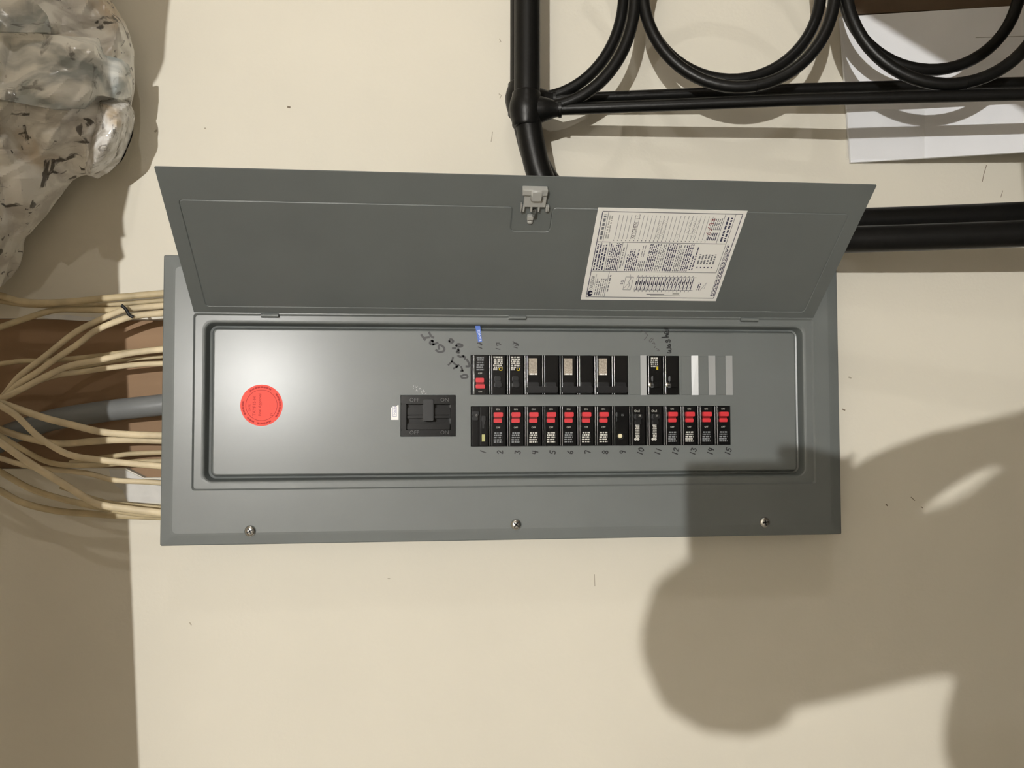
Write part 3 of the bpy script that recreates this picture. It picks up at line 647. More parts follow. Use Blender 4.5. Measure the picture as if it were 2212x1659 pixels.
# embossed field with a notch round the latch
n_ul = ds(1112, 446); n_ll = ds(1104, 498); n_ur = ds(1196, 449)
il, ibot = ds(440, 664); itl = ds(384.5, 432); itr = ds(1848, 460); ir = itr[0]; isup = (itl[1]+itr[1])/2
il = dl+.0175; ir = dr-.0175; ibot = .0125
nl, nr, nb = ds(1107, 470)[0], ds(1190, 470)[0], ds(1146, 499)[1]
def chamfer(poly, r):
    out = []; n = len(poly)
    for i in range(n):
        p0, p1, p2 = [Vector((*poly[(i+k) % n], 0)) for k in (-1, 0, 1)]
        a_, b_ = (p0-p1).normalized(), (p2-p1).normalized()
        out += [(p1+a_*r)[:2], (p1+a_*r*.3+b_*r*.3)[:2], (p1+b_*r)[:2]]
    return out
field = chamfer([(il, ibot), (ir, ibot), (ir, isup), (nr, isup), (nr, nb), (nl, nb), (nl, isup), (il, isup)], .005)
def inset(poly, d):
    out = []; n = len(poly)
    for i in range(n):
        p0, p1, p2 = [Vector((*poly[(i+k) % n], 0)) for k in (-1, 0, 1)]
        t1, t2 = (p1-p0).normalized(), (p2-p1).normalized(); nn = (Vector((-t1.y, t1.x, 0))+Vector((-t2.y, t2.x, 0))).normalized()
        out.append((p1+nn*d)[:2])
    return out
fo = [D(u, s, 0) for u, s in field]; fi = [D(u, s, -.0009) for u, s in inset(field, .0010)]; f2 = [D(u, s, 0.0) for u, s in inset(field, .0021)]
ring_strip(t, fo, fi); ring_strip(t, fi, f2); t.add(f2, [tuple(range(len(f2)))])
# border sheet between the door edge and the field
bm = bmesh.new(); ov = [bm.verts.new(p) for p in r1]; iv = [bm.verts.new(p) for p in fo]
oe = [bm.edges.new((ov[i], ov[(i+1) % len(ov)])) for i in range(len(ov))]; ie = [bm.edges.new((iv[i], iv[(i+1) % len(iv)])) for i in range(len(iv))]
bmesh.ops.triangle_fill(bm, use_beauty=True, use_dissolve=False, edges=oe+ie, normal=DN)
bm.verts.index_update(); t.add([v.co.copy() for v in bm.verts], [[v.index for v in f.verts] for f in bm.faces]); bm.free()
door = make('door', t, 'steel', panel, smooth=25); door['label'] = 'grey steel door swung open'
# hinge knuckles
for x0, x1 in ((564, 602), (1098, 1136), (1599, 1637)):
    t = MB(); pa, pb = PX(x0, 682, W_COVER), PX(x1, 682, W_COVER); y_ = rT-.0008
    t.tube([(pa.x, y_-.0012, W_COVER+.0006), (pb.x, y_-.0012, W_COVER+.0006)], .0030, 12); make('hinge_knuckle', t, 'steel', door, smooth=40)
# latch
t = MB()
def dbox(x0, x1, y0, y1, n0, n1, mi=0, bev=.0006):
    (ua, sa), (ub, sb) = ds((x0+0), y1), ds(x1, y0)
    q = MB().bbox(ua, ub, sa, sb, n0, n1, bev, 1)
    t.add([D(p.x, p.y, p.z) for p in q.v], q.f, mi)
dbox(1127, 1183, 402, 413, 0, .009); dbox(1130, 1182, 409, 441, 0, .006); dbox(1144, 1172.5, 401.5, 425, .004, .0115, 0, .002)
for x in (1127.5, 1144, 1160, 1177): dbox(x, x+6, 439, 452, .001, .006)
dbox(1123, 1127, 434, 451, .001, .008); dbox(1181, 1186, 440, 451, .001, .006)
latch = make('latch', t, 'latch', door, smooth=40); latch['label'] = 'pale grey plastic latch'
t = MB(); dbox(1148, 1158, 444, 462, .002, .010, 0, .0025); make('latch_tongue', t, 'chrome', door, smooth=50)
t = MB(); dbox(1138, 1152.5, 462, 471, .0, .005); make('latch_stop', t, 'latch', door)
t = MB(); u_, s_ = ds(1145, 478); t.lathe(D(u_, s_, 0), DN, [(.0038, 0), (.0036, .002), (.0016, .0036)], 14); make('rivet', t, 'latch', door, smooth=50)
# directory label
q = [ds(1293, 448.5), ds(1613.5, 454.5), ds(1547.5, 650), ds(1253.5, 647)]
lu0, lu1, ls0, ls1 = (q[0][0]+q[3][0])/2, (q[1][0]+q[2][0])/2, (q[2][1]+q[3][1])/2, (q[0][1]+q[1][1])/2
t = MB(); door_prism([(lu0, ls0), (lu1, ls0), (lu1, ls1), (lu0, ls1)], .0001, .0004, t)
dlab = make('directory_label', t, 'paper', door); dlab['label'] = 'white printed circuit directory label'
LW, LH = lu1-lu0, ls1-ls0
def Lp(s, t_, z=.0006): return D(lu0+s*LW, ls0+t_*LH, z)
def lrect(t, s0, s1, t0, t1, mi=0, z=.0006): t.add([Lp(s0, t0, z), Lp(s1, t0, z), Lp(s1, t1, z), Lp(s0, t1, z)], [(0, 1, 2, 3)], mi)
t = MB()   # rules and frame: 0 grey, 1 navy, 2 solid, 3 pale pencil, 4 red ink, 5 brown ink
def hl(t_, s0, s1, w=.006, mi=0): lrect(t, s0, s1, t_-w/2, t_+w/2, mi)
def vl(s, t0, t1, w=.0035, mi=0): lrect(t, s-w/2, s+w/2, t0, t1, mi)
for tt in (.035, .965): hl(tt, .035, .975, .008)
for s in (.035, .975): vl(s, .035, .965, .005, 1)
hl(.335, .035, .93); hl(.655, .035, .93)
vl(.075, .655, .965); vl(.93, .335, .965); vl(.86, .655, .965); vl(.125, .335, .655); vl(.215, .335, .655); vl(.165, .035, .335); vl(.248, .40, .655); vl(.945, .06, .655, .004)
rnd = random.Random(11)
def column(s0, s1, t0, t1, lines, w=.62, mi=1, ragged=.25):
    """lines of small print reading up the picture; lines stack left to right"""
    h_ = (s1-s0)/lines
    for k in range(lines):
        s = s0+h_*(k+.5); y = t0; end = t1-(rnd.random()*ragged*(t1-t0) if rnd.random() < .4 else 0)
        while y < end:
            l = rnd.uniform(.012, .05); e_ = min(y+l, end); lrect(t, s-h_*w/2, s+h_*w/2, y, e_, mi); y = e_+.010
column(.043, .070, .68, .94, 1, .6, 0, .1); column(.082, .112, .69, .93, 2, .55, 3, .1)
for k in range(24): vl(.150+k*.0275, .690, .935, .0028, 0); lrect(t, .143+k*.0275, .149+k*.0275, .668, .680, 0)
column(.040, .116, .345, .645, 4, .50, 1, .3); column(.132, .210, .345, .645, 6, .5, 1, .15); column(.222, .240, .37, .60, 1, .5, 0, .1)
column(.262, .345, .345, .58, 6, .5, 1, .3); column(.350, .400, .345, .46, 4, .5, 0, .3); column(.355, .385, .50, .63, 2, .3, 0, .3)
column(.405, .470, .345, .645, 5, .5, 1, .1); column(.474, .525, .345, .645, 4, .45, 0, .2); column(.530, .600, .345, .645, 5, .5, 1, .1); column(.605, .655, .345, .645, 4, .5, 0, .2); column(.660, .715, .345, .645, 4, .5, 1, .3); column(.720, .755, .36, .62, 2, .45, 1, .5)
column(.765, .895, .43, .54, 6, .55, 0, .05)
for k in range(5): lrect(t, .775+k*.026, .783+k*.026, .385, .400, 1)
column(.875, .925, .68, .93, 2, .5, 1, .1); column(.790, .855, .80, .92, 5, .5, 0, .05); column(.785, .850, .69, .77, 5, .5, 1, .2)
column(.948, .972, .06, .64, 2, .55, 1, .1)
column(.085, .160, .055, .25, 5, .42, 0, .6); column(.170, .190, .10, .30, 1, .4, 0, .1)
# line diagram of the bus bars
def rect_line(s0, s1, t0, t1, mi=0): hl(t0, s0, s1, .005, mi); hl(t1, s0, s1, .005, mi); vl(s0, t0, t1, .003, mi); vl(s1, t0, t1, .003, mi)
column(.262, .282, .19, .235, 3, .6, 1, 0); rect_line(.290, .345, .125, .275)
t.stroke([Lp(.30, .15), Lp(.312, .19), Lp(.325, .19), Lp(.318, .22), Lp(.332, .27)], .0006, DN); t.stroke([Lp(.322, .14), Lp(.330, .18), Lp(.325, .23), Lp(.318, .30)], .0006, DN)
for k in range(15):
    s = .380+k*.0282; vl(s+.006, .125, .275, .006, 1); lrect(t, s-.010, s-.002, .185, .225, 2)
    for tt in (.112, .288): lrect(t, s-.006, s-.001, tt-.008, tt+.008, 0)
    t.stroke([Lp(s-.012, .135), Lp(s-.002, .175)], .0004, DN); t.stroke([Lp(s-.002, .235), Lp(s-.012, .265)], .0004, DN)
hl(.125, .368, .80); hl(.275, .368, .80); column(.825, .850, .13, .22, 2, .5, 1, .2); t.stroke([Lp(.855, .13), Lp(.885, .22), Lp(.88, .15)], .0005, DN)
hl(.075, .47, .60, .010); hl(.060, .50, .72, .006, 3); hl(.085, .66, .71, .014, 3)
# logo: solid disc with the maker's name reading up the picture
n = 24; c_ = Vector((.058, .078)); dk = [Lp(c_.x+.019*math.cos(2*math.pi*k/n), c_.y+.034*math.sin(2*math.pi*k/n)) for k in range(n)]
t.add(dk, [tuple(range(n))], 2); lrect(t, .055, .076, .074, .090, 6, .0007)
o_ = Lp(.069, .122); text_mesh('CHALLENGER', .0062, o_, DD, Vector((-1, 0, 0)), t, 2, sx=.66)
vl(.079, .115, .30, .002)
# handwriting in the directory
def lab_line(pts, wd, mi): t.stroke([Lp(a_, b_, .0007) for a_, b_ in pts], wd, DN, mi)
o_ = Lp(.284, .695); text_mesh('KITCHEN', .0068, o_, DD, Vector((-1, 0, 0)), t, 5, sx=.95)
lab_line([(.262, .895), (.292, .905)], .0005, 5); lab_line([(.270, .925), (.290, .935), (.280, .950)], .0005, 5)
for s, seed in ((.435, 1), (.455, 2), (.475, 3), (.58, 4), (.64, 5), (.665, 6), (.69, 7)):
    r_ = random.Random(seed); y = .70+r_.random()*.03; pts = []
    while y < (.90 if seed not in (4,) else .78): pts.append((s+r_.uniform(-.011, .011), y)); y += .010
    lab_line(pts, .0005, 3)
def lab_digits(s_, s, tt, h_, mi):
    cell = h_*.75
    for k, ch in enumerate(s_):
        for st in digits[ch]: lab_line([(s-fy*h_*.9, tt+(k*cell*1.2+fx*cell)*LW/LH*1.25) for fx, fy in st], .0009, mi)
lab_digits('6/98', .800, .745, .034, 4)
lab_line([(.772, .69), (.790, .70), (.780, .715), (.795, .725)], .0006, 1)
make('directory_print', t, ['line_grey', 'navy', 'navy_dark', 'line_pale', 'ink_red', 'ink_brown', 'paper'], door)

# ================================================================== CABLES
ORD = ['first', 'second', 'third', 'fourth', 'fifth', 'sixth', 'seventh', 'eighth', 'ninth', 'tenth', 'eleventh', 'twelfth', 'thirteenth', 'fourteenth', 'fifteenth', 'sixteenth', 'seventeenth', 'eighteenth', 'nineteenth and last']
# (pixel path from the left edge of the picture to the panel, width in pixels, height above the wall at the left / at the panel)
CAB = [
 ([(-20, 633), (50, 652), (135, 653), (231, 644), (360, 633)], 14, .050, .050, 'cable2'),
 ([(-20, 648), (60, 659), (150, 660), (230, 658), (290, 654), (360, 648)], 10, .036, .036, 'cable2'),
 ([(-30, 718), (0, 707), (50, 690), (118, 670), (186, 669), (236, 670), (300, 666), (360, 661)], 13, .046, .042, 'cable2'),
 ([(-20, 880), (40, 815), (100, 768), (160, 720), (209, 694), (263, 671), (300, 665), (360, 660)], 13, .044, .056, 'cable'),
 ([(-30, 893), (0, 868), (40, 830), (78, 806), (118, 777), (169, 743), (209, 713), (270, 688), (310, 680), (360, 676)], 13, .053, .066, 'cable'),
 ([(-20, 788), (0, 786), (50, 780), (95, 780), (152, 775), (220, 768), (253, 763), (300, 758), (360, 751)], 10, .030, .036, 'cable2'),
 ([(-30, 876), (0, 863), (50, 839), (101, 812), (152, 790), (214, 778), (287, 762), (360, 754)], 13, .062, .062, 'cable'),
 ([(60, 832), (118, 812), (186, 802), (241, 794), (304, 787), (360, 785)], 11, .040, .052, 'cable'),
 ([(150, 800), (220, 786), (270, 778), (360, 770)], 7, .030, .034, 'cable2'),
 ([(-30, 862), (0, 870), (50, 887), (101, 904), (160, 919), (214, 932), (270, 938), (360, 941)], 14, .071, .071, 'cable'),
 ([(-20, 922), (0, 928), (50, 944), (101, 955), (143, 958), (204, 953), (270, 950), (360, 952)], 14, .0375, .060, 'cable'),
 ([(150, 1000), (240, 986), (287, 980), (360, 977)], 10, .036, .040, 'cable2'),
 ([(-30, 855), (0, 876), (34, 897), (84, 944), (135, 976), (169, 987), (204, 992), (270, 1000), (360, 1008)], 13, .080, .072, 'cable'),
 ([(-20, 930), (0, 941), (50, 971), (101, 997), (152, 1005), (219, 1004), (275, 999), (360, 996)], 11, .050, .050, 'cable2'),
 ([(-20, 985), (40, 1002), (93, 1012), (186, 1022), (245, 1037), (300, 1040), (360, 1044)], 11, .043, .044, 'cable'),
 ([(130, 1052), (226, 1083), (290, 1091), (360, 1097)], 8, .036, .040, 'cable2'),
 ([(-30, 935), (0, 955), (67, 1002), (135, 1044), (186, 1076), (219, 1091), (287, 1101), (360, 1109)], 15, .088, .070, 'cable'),
 ([(-30, 1003), (0, 1019), (67, 1056), (135, 1078), (211, 1095), (287, 1108), (360, 1113)], 13, .050, .050, 'cable2'),
 ([(-30, 1044), (0, 1060), (50, 1086), (118, 1103), (186, 1109), (245, 1113), (360, 1117)], 14, .042, .034, 'cable2'),
]
order = sorted(range(len(CAB)), key=lambda i: CAB[i][0][-1][1])
for rank, i in enumerate(order):
    path, wpx, wl, wr, m_ = CAB[i]; k = len(path)
    pts3 = [PX(x, y, wl+(wr-wl)*(j/(k-1))) for j, (x, y) in enumerate(path)]
    d0_ = (pts3[0]-pts3[1]).normalized()
    if path[0][0] < 10:      # runs on up to the ceiling, out of the picture
        pts3 = [Vector((U_CEIL+.002, pts3[0].y+d0_.y*.05, wl))]+[pts3[0]+Vector((-.08, d0_.y*.05, 0))]+pts3
    t = MB().tube(spline(pts3, 7), wpx*.00069/2, 10, .62)
    kind = 'beige' if m_ == 'cable' else 'yellowed'
    o = make('power_cable', t, m_, smooth=60)
    tag(o, '%s %s flat cable, %s from the top where cables enter the panel' % ('wide' if wpx > 12 else 'thin', kind, ORD[rank] if rank < len(ORD) else 'last'), 'cable', 'flat cables feeding the panel')
t = MB(); cp = [PX(x, y, w_) for x, y, w_ in ((30, 934, .018), (110, 908, .024), (223, 889, .034), (300, 880, .042), (375, 872, .045))]
cp = [Vector((U_CEIL+.002, cp[0].y-.05, .018)), cp[0]+Vector((-.1, -.03, 0))]+cp
t.tube(spline(cp, 8), .0152, 16); tag(make('service_cable', t, 'conduit', smooth=60), 'thick round grey service cable entering the panel between the beige cables', 'cable')
# black tie on the upper cables
t = MB(); P = [PX(x, y, .071) for x, y in ((262, 659), (272, 668), (279, 680), (288, 685))]; t.tube(spline(P, 5), .0022, 8, .5); tag(make('cable_tie', t, 'black2', smooth=60), 'dark tie strapped across the upper cables near the panel', 'cable tie')

# ================================================================== INSULATION BAG
outline = [(-190, -190), (150, -190), (205, -90), (239, 0), (270, 48), (289, 108), (288, 164), (285, 212), (282, 241), (264, 300), (245, 341), (215, 366), (176, 378), (150, 390), (115, 433), (88, 472), (60, 503), (36, 524), (22, 560), (14, 585), (0, 620), (-60, 660), (-190, 640)]
def inside(poly, x, y):
    r = False; n = len(poly)
    for i in range(n):
        x1, y1 = poly[i]; x2, y2 = poly[(i+1) % n]
        if (y1 > y) != (y2 > y) and x < (x2-x1)*(y-y1)/(y2-y1)+x1: r = not r
    return r
def edist(poly, x, y):
    b = 1e9; n = len(poly)
    for i in range(n):
        x1, y1 = poly[i]; x2, y2 = poly[(i+1) % n]; dx, dy = x2-x1, y2-y1
        t_ = max(0, min(1, ((x-x1)*dx+(y-y1)*dy)/(dx*dx+dy*dy))); b = min(b, math.hypot(x-x1-t_*dx, y-y1-t_*dy))
    return b
FOLDS = {}
def crease(x, y, s, seed):
    """crumpled film: many short straight folds, each a tent of limited reach, so the skin breaks into flat facets"""
    if seed not in FOLDS:
        r = random.Random(int(seed*17)); L = []
        for k in range(150):
            a = r.gauss(.9, .75); L.append((r.uniform(-190, 300), r.uniform(-190, 650), math.cos(a), math.sin(a), r.uniform(14, 46), r.uniform(40, 150), r.choice((-1, 1, 1))))
        FOLDS[seed] = L
    t = 0
    for cx, cy, nx, ny, rad, ln, sg in FOLDS[seed]:
        dx, dy = x-cx, y-cy; d = abs(dx*nx+dy*ny)
        if d < rad:
            l = abs(-dx*ny+dy*nx)
            if l < ln: t += sg*(1-d/rad)*min(1, (ln-l)/(.4*ln))*rad/46
    return t*.75+.25*noise.noise(Vector((x*.012, y*.012, seed)))
def shell(poly, step, hfun, back, name, m_, parent, amp, sc_, seed):
    """closed crumpled skin over a picture outline; front height hfun, back height back"""
    x0 = min(p[0] for p in poly); x1 = max(p[0] for p in poly); y0 = min(p[1] for p in poly); y1 = max(p[1] for p in poly)
    nx = int((x1-x0)/step)+2; ny = int((y1-y0)/step)+2; idx = {}; t = MB(); vs = []; 
    for j in range(ny):
        for i in range(nx):
            x, y = x0+i*step, y0+j*step
            if inside(poly, x, y):
                d_ = edist(poly, x, y); idx[(i, j)] = len(vs); vs.append((x, y, d_))
    fs = []; n = len(vs)
    for (i, j) in idx:
        q = [(i, j), (i+1, j), (i+1, j+1), (i, j+1)]
        if all(k in idx for k in q): fs.append(tuple(idx[k] for k in q))
    edges = {}
    for f in fs:
        for k in range(4):
            e_ = (f[k], f[(k+1) % 4]); edges[e_] = edges.get(e_, 0)+1
    rim = [e_ for e_ in edges if (e_[1], e_[0]) not in edges]; rimv = {a for e_ in rim for a in e_}
    P = []
    for k, (x, y, d_) in enumerate(vs):
        if k in rimv:       # pull the stair-stepped rim onto the drawn outline
            b = (1e9, x, y); m_n = len(poly)
            for i in range(m_n):
                xa, ya = poly[i]; xb, yb = poly[(i+1) % m_n]; dx, dy = xb-xa, yb-ya
                t_ = max(0, min(1, ((x-xa)*dx+(y-ya)*dy)/(dx*dx+dy*dy))); q = (xa+t_*dx, ya+t_*dy); dd = math.hypot(x-q[0], y-q[1])
                if dd < b[0]: b = (dd, *q)
            x, y, d_ = b[1], b[2], 0
        h_ = hfun(x, y, d_)+amp*crease(x, y, sc_, seed)*min(1, d_/18+.15)
        P.append(PX(x, y, h_))
    Q = []
    for k, (x, y, d_) in enumerate(vs):
        f_ = P[k]; hb = back(x, y, d_) if k not in rimv else f_.z-.002
        Q.append(Vector((f_.x, f_.y, min(hb, f_.z-.0015))))
    t.add(P+Q, fs+[tuple(a+n for a in reversed(f)) for f in fs]+[(b, a, a+n, b+n) for a, b in rim])
    return make(name, t, m_, parent, smooth=16)
bag = empty('insulation_bag', PX(60, 620, 0.0)); tag(bag, 'crumpled dirty plastic-wrapped insulation bundle hanging at the upper left', 'insulation')
def hb(x, y, d_): return .058+.085*(1-math.exp(-d_/70))
shell(outline, 4, hb, lambda x, y, d_: max(.010, .058-.046*(1-math.exp(-d_/60))), 'wrapped_body', 'wrap', bag, .020, .022, 1.0)
sheet = [(-180, 58), (20, 66), (100, 74), (150, 78), (214, 82), (218, 104), (224, 118), (262, 128), (279, 140), (284, 172), (284, 205), (272, 212), (258, 214), (222, 206), (205, 206), (180, 232), (120, 236), (84, 230), (0, 214), (-180, 190)]
shell(sheet, 4, lambda x, y, d_: hb(x, y, edist(outline, x, y))+.024, lambda x, y, d_: hb(x, y, edist(outline, x, y))+.010, 'overlapping_sheet', 'wrap2', bag, .010, .020, 5.0)
pouch = [(205, 206), (240, 209), (281, 222), (286, 242), (270, 296), (252, 338), (222, 368), (196, 380), (186, 378), (180, 352), (182, 300), (190, 250)]
shell(pouch, 4, lambda x, y, d_: .080+.045*(1-math.exp(-d_/22)), lambda x, y, d_: .066, 'plastic_pouch', 'wrap3', bag, .016, .05, 9.0)
flap = [(-180, -150), (20, -60), (100, 30), (112, 68), (60, 70), (-180, 60)]
shell(flap, 6, lambda x, y, d_: hb(x, y, edist(outline, x, y))+.030, lambda x, y, d_: hb(x, y, edist(outline, x, y))+.012, 'folded_flap', 'wrap2', bag, .010, .022, 13.0)
# unseen sheet added above the picture, its edge shaped to cast the jagged shadow
rag = [(367, -160), (367, 0), (360, 60), (355, 130), (342, 165), (325, 190), (324, 225), (331, 268), (318, 300), (292, 336), (287, 372), (277, 420), (266, 470), (268, 500), (272, 512), (262, 498), (263, 530), (270, 556), (257, 568), (256, 610), (257, 645)]
t = MB(); lo = [shadow_pt(x, y, .62) for x, y in rag]; n = len(lo)
vs = []
for p in lo: vs += [Vector((p.x, p.y, .565)), Vector((-.77, p.y, .565)), Vector((p.x, p.y, .557)), Vector((-.77, p.y, .557))]
fs = []
for k in range(n-1):
    a_, b_ = 4*k, 4*k+4; fs += [(a_, a_+1, b_+1, b_), (a_+2, b_+2, b_+3, a_+3), (a_, b_, b_+2, a_+2), (a_+1, a_+3, b_+3, b_+1)]
fs += [(0, 2, 3, 1), (4*n-4, 4*n-3, 4*n-1, 4*n-2)]
t.add(vs, fs); t.v = [Vector((p.x, p.y, p.z+.055)) for p in t.v]
tag(make('added_shade_sheet', t, 'wrap'), 'unseen ragged plastic sheet added to cast the jagged shadow on the wall', 'plastic sheet')

# ================================================================== BED FRAMES (stood on end against the wall)
def frame(dx, dy, dyr, dlow, dw, rings, label):
    """dx, dy: shift in the picture (dyr more towards the right), dw: nearer the wall"""
    def w_(x, y=200): return (.099+(x-1150)*.000112)*(1-.10*min(1, max(0, (y-235)/250)))+dw*(1+(x-1150)*.0006)
    def sh(x, y): return x+dx, y+dy+dyr*max(0, (x-1150)/1000)+dlow*min(1, max(0, (y-250)/150))
    def fp(x, y, up=0): x2, y2 = sh(x, y); return PX(x2, y2, w_(x, y)+up)
    foot = PX(2900, 300, 0); root = empty('bed_frame', (U_FLOOR, fp(1500, 300).y, .3))
    tag(root, label, 'bed frame', 'black iron bed frames leaning on the wall')
    t = MB(); P = [(1139, -420), (1139, -200), (1139, 0), (1139, 120), (1139, 220), (1142, 268), (1150, 315), (1166, 377), (1198, 436), (1250, 480), (1320, 508), (1420, 520), (1600, 521), (1850, 517), (2100, 509), (2330, 500), (2700, 488)]
    t.tube(spline([fp(x, y) for x, y in P], 6), .0188, 20); make('bent_post', t, 'iron', root, smooth=50)
    t = MB(); t.tube([fp(1175, 237), fp(1450, 227), fp(1720, 216), fp(1960, 210), fp(2212, 204), fp(2600, 194)], .0083, 14); make('rail', t, 'iron', root, smooth=50)
    def ring(cx, cy, a_, b_, t0, t1, n=30):
        q = MB(); q.tube([PX(cx+a_*math.cos(t0+(t1-t0)*k/n), cy+b_*math.sin(t0+(t1-t0)*k/n), .002+w_(cx+a_*math.cos(t0+(t1-t0)*k/n))) for k in range(n+1)], .0086, 14); return make('oval_ring', q, 'iron', root, smooth=50)
    for k, (cx, cy, a_, b_) in enumerate(rings): ring(cx, cy, a_, b_, math.radians(80), math.radians(-60 if k == 0 else -280), 30 if k == 0 else 60)
    # cast ball where rail meets post, with a flared collar
    c_ = fp(1137, 236); t = MB(); t.lathe(c_, fp(1139, 120)-fp(1139, 220), [(.0188, -.026), (.0205, -.024), (.0205, -.020), (.0225, -.014), (.0245, -.004), (.0248, .004), (.0228, .013), (.0205, .019), (.0205, .023), (.0188, .025)], 28); make('cast_knuckle', t, 'iron', root, smooth=45)
    a_ = fp(1150, 237); ax = (fp(1300, 232)-a_).normalized(); t = MB(); t.lathe(a_, ax, [(.0190, .0), (.0180, .014), (.0150, .024), (.0118, .032), (.0112, .037), (.0125, .0375), (.0125, .0415), (.0085, .042)], 24); make('collar', t, 'iron', root, smooth=45)
    return root
frame(0, 0, 0, 0, 0, ((1165, -4, 206, 236), (1596, -20, 207, 208), (2047, -40, 221, 222)), 'front one of the two stacked black iron bed frames with oval rings')
frame(-10, -21, -4, -16, -.052, ((1150, -12, 197, 224), (1580, -22, 193, 194), (2011, -42, 193, 193)), 'rear black iron bed frame showing just behind the front frame')

# ================================================================== WHITE BOARD AND CARDBOARD
def lean_sheet(corners, thick, name, m_, parent=None):
    q = [PX(*c_) for c_ in corners]; t = MB(); t.hexa([p-Vector((0, 0, thick)) for p in q]+q); return make(name, t, m_, parent)
wb = empty('white_board', PX(2400, 200, 0)); tag(wb, 'white sheet taped flat to the wall behind the bed frames', 'board')
lean_sheet([(1838, 351, .007), (2420, 316, .092), (2420, -2, .092), (1815, 36, .007)], .005, 'sheet', 'foam', wb)
t = MB(); t.stroke([PX(1880, 87, .0142), PX(2300, 76, .076)], .0012, (0, 0, 1)); make('fold_line', t, 'line_pale', wb)
t = MB(); r_ = random.Random(4); g_ = []
for j in range(9):
    for i in range(14): g_.append(PX(1828+i*13, 236+j*13.5, .0095+(1828+i*13-1838)*.000146*(1 if i else .6)+r_.uniform(.0002, .0025)))
t.add(g_, [(j*14+i, j*14+i+1, (j+1)*14+i+1, (j+1)*14+i) for j in range(8) for i in range(13)]); make('clear_tape', t, 'tape', wb, smooth=20)
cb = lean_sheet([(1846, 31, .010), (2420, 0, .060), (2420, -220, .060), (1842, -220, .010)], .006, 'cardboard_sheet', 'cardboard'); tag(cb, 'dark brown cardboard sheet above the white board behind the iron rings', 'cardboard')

# ================================================================== BEHIND THE CAMERA: the photographer, boards added for their shade, the lamps
def skin_body(name, verts, edges, root_i, mats, parent, pick):
    me = bpy.data.meshes.new(name); org = A((U_FLOOR, -.08, 1.8))
    me.from_pydata([A(v[:3])-org for v in verts], edges, [])
    o = bpy.data.objects.new(name, me); COL.objects.link(o); o.location = org
    sk = o.modifiers.new('skin', 'SKIN'); sk.use_smooth_shade = True; ss = o.modifiers.new('sub', 'SUBSURF'); ss.levels = 2; ss.render_levels = 2
    for i, v in enumerate(verts):
        d_ = me.skin_vertices[0].data[i]; d_.radius = (v[3], v[4] if len(v) > 4 else v[3]); d_.use_root = i == root_i
    dg = bpy.context.evaluated_depsgraph_get(); m2 = bpy.data.meshes.new_from_object(o.evaluated_get(dg)); o.modifiers.clear(); o.data = m2; bpy.data.meshes.remove(me)
    m2.materials.clear()
    for k in mats: m2.materials.append(M[k])
    for p in m2.polygons:
        c_ = m2.vertices[p.vertices[0]].co+org; p.material_index = pick(-c_.z, c_.x, -c_.y); p.use_smooth = True
    attach(o, parent); return o
person = empty('person', (U_FLOOR, -.08, 1.8)); tag(person, 'person in dark clothes holding a phone up to photograph the panel', 'person')
def sp(x, y, w, rpx, r2=None):
    p = shadow_pt(x, y, w); k = .0007*(1-w/LAMP_MAIN.z); return (p.x, p.y, w, rpx*k, (r2 or rpx)*k)
V = [(.66, -.10, 1.88, .15, .11), (.48, -.10, 1.87, .145, .10), (.28, -.10, 1.85, .15, .10), sp(2260, 1290, 1.82, 200, 180), sp(2060, 1290, 1.80, 200, 170), sp(1900, 1290, 1.78, 215, 170), sp(1740, 1365, 1.765, 175, 190), sp(1590, 1370, 1.765, 200, 210), sp(1480, 1378, 1.765, 105, 130),
     sp(2130, 1660, 1.80, 150), (.33, -.40, 1.80, .048), (.44, -.28, 1.62, .040),
     sp(2280, 1030, 1.80, 115), (.35, .17, 1.72, .046), sp(2330, 930, 1.50, 80), sp(2110, 960, 1.385, 54),
     (.76, -.18, 1.88, .095), (1.07, -.19, 1.86, .065), (1.34, -.19, 1.88, .045), (1.395, -.19, 1.78, .035), (.76, -.02, 1.88, .095), (1.07, -.01, 1.86, .065), (1.34, -.01, 1.88, .045), (1.395, -.01, 1.78, .035),
     sp(2000, 1045, 1.395, 118, 118), sp(1890, 1075, 1.385, 110, 80)]
Ed = [(0, 1), (1, 2), (2, 3), (3, 4), (4, 5), (5, 6), (6, 7), (7, 8), (3, 9), (9, 10), (10, 11), (3, 12), (12, 13), (13, 14), (14, 15), (0, 16), (16, 17), (17, 18), (18, 19), (0, 20), (20, 21), (21, 22), (22, 23), (15, 24), (24, 25)]
fing = [((.055, -.028), (.052, -.060), (.050, -.088)), ((.030, -.022), (.028, -.060), (.026, -.089)), ((.008, -.016), (.006, -.060), (.004, -.089)), ((.078, -.024), (.076, -.056), (.074, -.085)), ((.030, .014), (.005, .022), (-.018, .024))]
for q in fing:
    k0 = len(V); V += [(q[0][0], q[0][1], 1.358, .0095), (q[1][0], q[1][1], 1.356, .009), (q[2][0], q[2][1], 1.346, .008)]; Ed += [(24 if q is not fing[4] else 25, k0), (k0, k0+1), (k0+1, k0+2)]
body = skin_body('body', V, Ed, 0, ['shirt', 'skin', 'jeans'], person, lambda u, v, w: 1 if (u < -.02 or w < 1.44) else (2 if u > .62 else 0))
hc = shadow_pt(1580, 1382, 1.765); HU, HV = hc.x, hc.y
t = MB(); t.lathe((HU, HV, 1.775), (-1, 0, .1), [(.060, -.036), (.075, -.025), (.079, 0), (.074, .030), (.058, .056), (.030, .072), (.005, .076)], 24); make('hair', t, 'hair', person, smooth=60)
t = MB()
for dv in (-.026, .026): t.lathe((HU+.03, HV+dv, 1.668), (0, 0, -1), [(.011, 0), (.008, .005), (.003, .008)], 10)
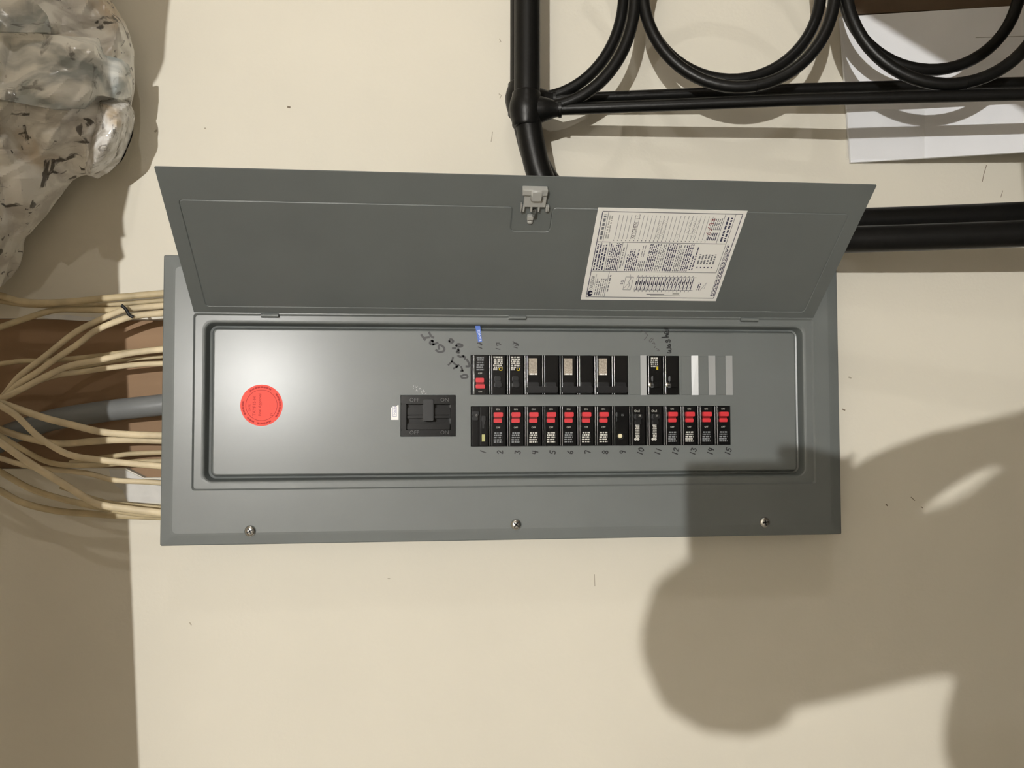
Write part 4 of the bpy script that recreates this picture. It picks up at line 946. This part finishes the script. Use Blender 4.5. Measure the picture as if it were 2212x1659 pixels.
t.tube([(HU+.03, HV, 1.665), (HU+.055, HV, 1.645), (HU+.065, HV, 1.66)], [.008, .011, .008], 8); t.tube([(HU+.095, HV-.018, 1.675), (HU+.098, HV, 1.669), (HU+.095, HV+.018, 1.675)], .005, 8); make('face', t, 'skin', person, smooth=60)
t = MB(); t.bbox(-.108, .052, -.081, .014, 1.3355, 1.3435, .003, 3)
ph = empty('smartphone', (.05, -.03, 1.34)); tag(ph, 'black smartphone held upright by the photographer', 'phone'); make('phone_body', t, 'phone', ph, smooth=40)
t = MB(); t.box(-.105, .049, -.078, .011, 1.3435, 1.3439); make('screen', t, 'phone', ph)
# unseen board added on the real right; its slanting edge shades the white sheet
E1, E2, E3 = shadow_pt(1840, 20, 1.15), shadow_pt(2196, 268, 1.15), shadow_pt(2216, 430, 1.15)
t = MB(); q = [E1+(E1-E2)*.55, E2, E3, Vector((U_FLOOR-.001, E3.y-.02, 1.15)), Vector((U_FLOOR-.001, E1.y+.5, 1.15)), Vector(((E1+(E1-E2)*.55).x, E1.y+.5, 1.15))]
t.prism(q, (0, 0, .012)); tag(make('shade_board', t, 'beam'), 'unseen board added to shade the white sheet from the main bulb', 'board')
t = MB(); q = [(.22, 1.42, 1.20), (.16, 1.75, 1.20), (.16, 2.45, 1.20), (U_FLOOR-.001, 2.45, 1.20), (U_FLOOR-.001, 1.42, 1.20)]  # unseen panel added to block the side bulb from the white sheet
t.prism(q, (0, 0, .018)); tag(make('side_shade_panel', t, 'beam'), 'unseen panel added to keep the dimmer bulb off the white sheet', 'board')
def lamp(p, r, bm_, label):
    root = empty('ceiling_lamp', (U_CEIL, p.y, p.z)); tag(root, label, 'lamp')
    t = MB(); t.lathe((U_CEIL, p.y, p.z), (1, 0, 0), [(.05, .001), (.05, .02), (.035, .035), (.012, .04)], 20); make('ceiling_rose', t, 'socket', root, smooth=40)
    t = MB(); t.tube([(U_CEIL+.035, p.y, p.z), (p.x-r-.05, p.y, p.z)], .004, 8); make('cord', t, 'black2', root, smooth=40)
    t = MB(); t.lathe((p.x-r-.055, p.y, p.z), (1, 0, 0), [(.006, 0), (.014, .008), (.014, .04), (.009, .055)], 16); make('socket', t, 'socket', root, smooth=40)
    t = MB(); n = 10; t.lathe(p, (1, 0, 0), [(max(1e-4, r*math.sin(math.pi*k/n)), -r*math.cos(math.pi*k/n)) for k in range(n+1)], 20); make('bulb', t, bm_, root, smooth=90)
lamp(LAMP_MAIN, .016, 'bulb_main', 'bare bulb hanging from the ceiling behind the photographer')
lamp(LAMP_SIDE, .016, 'bulb_side', 'dimmer bare bulb hanging on the other side of the room')
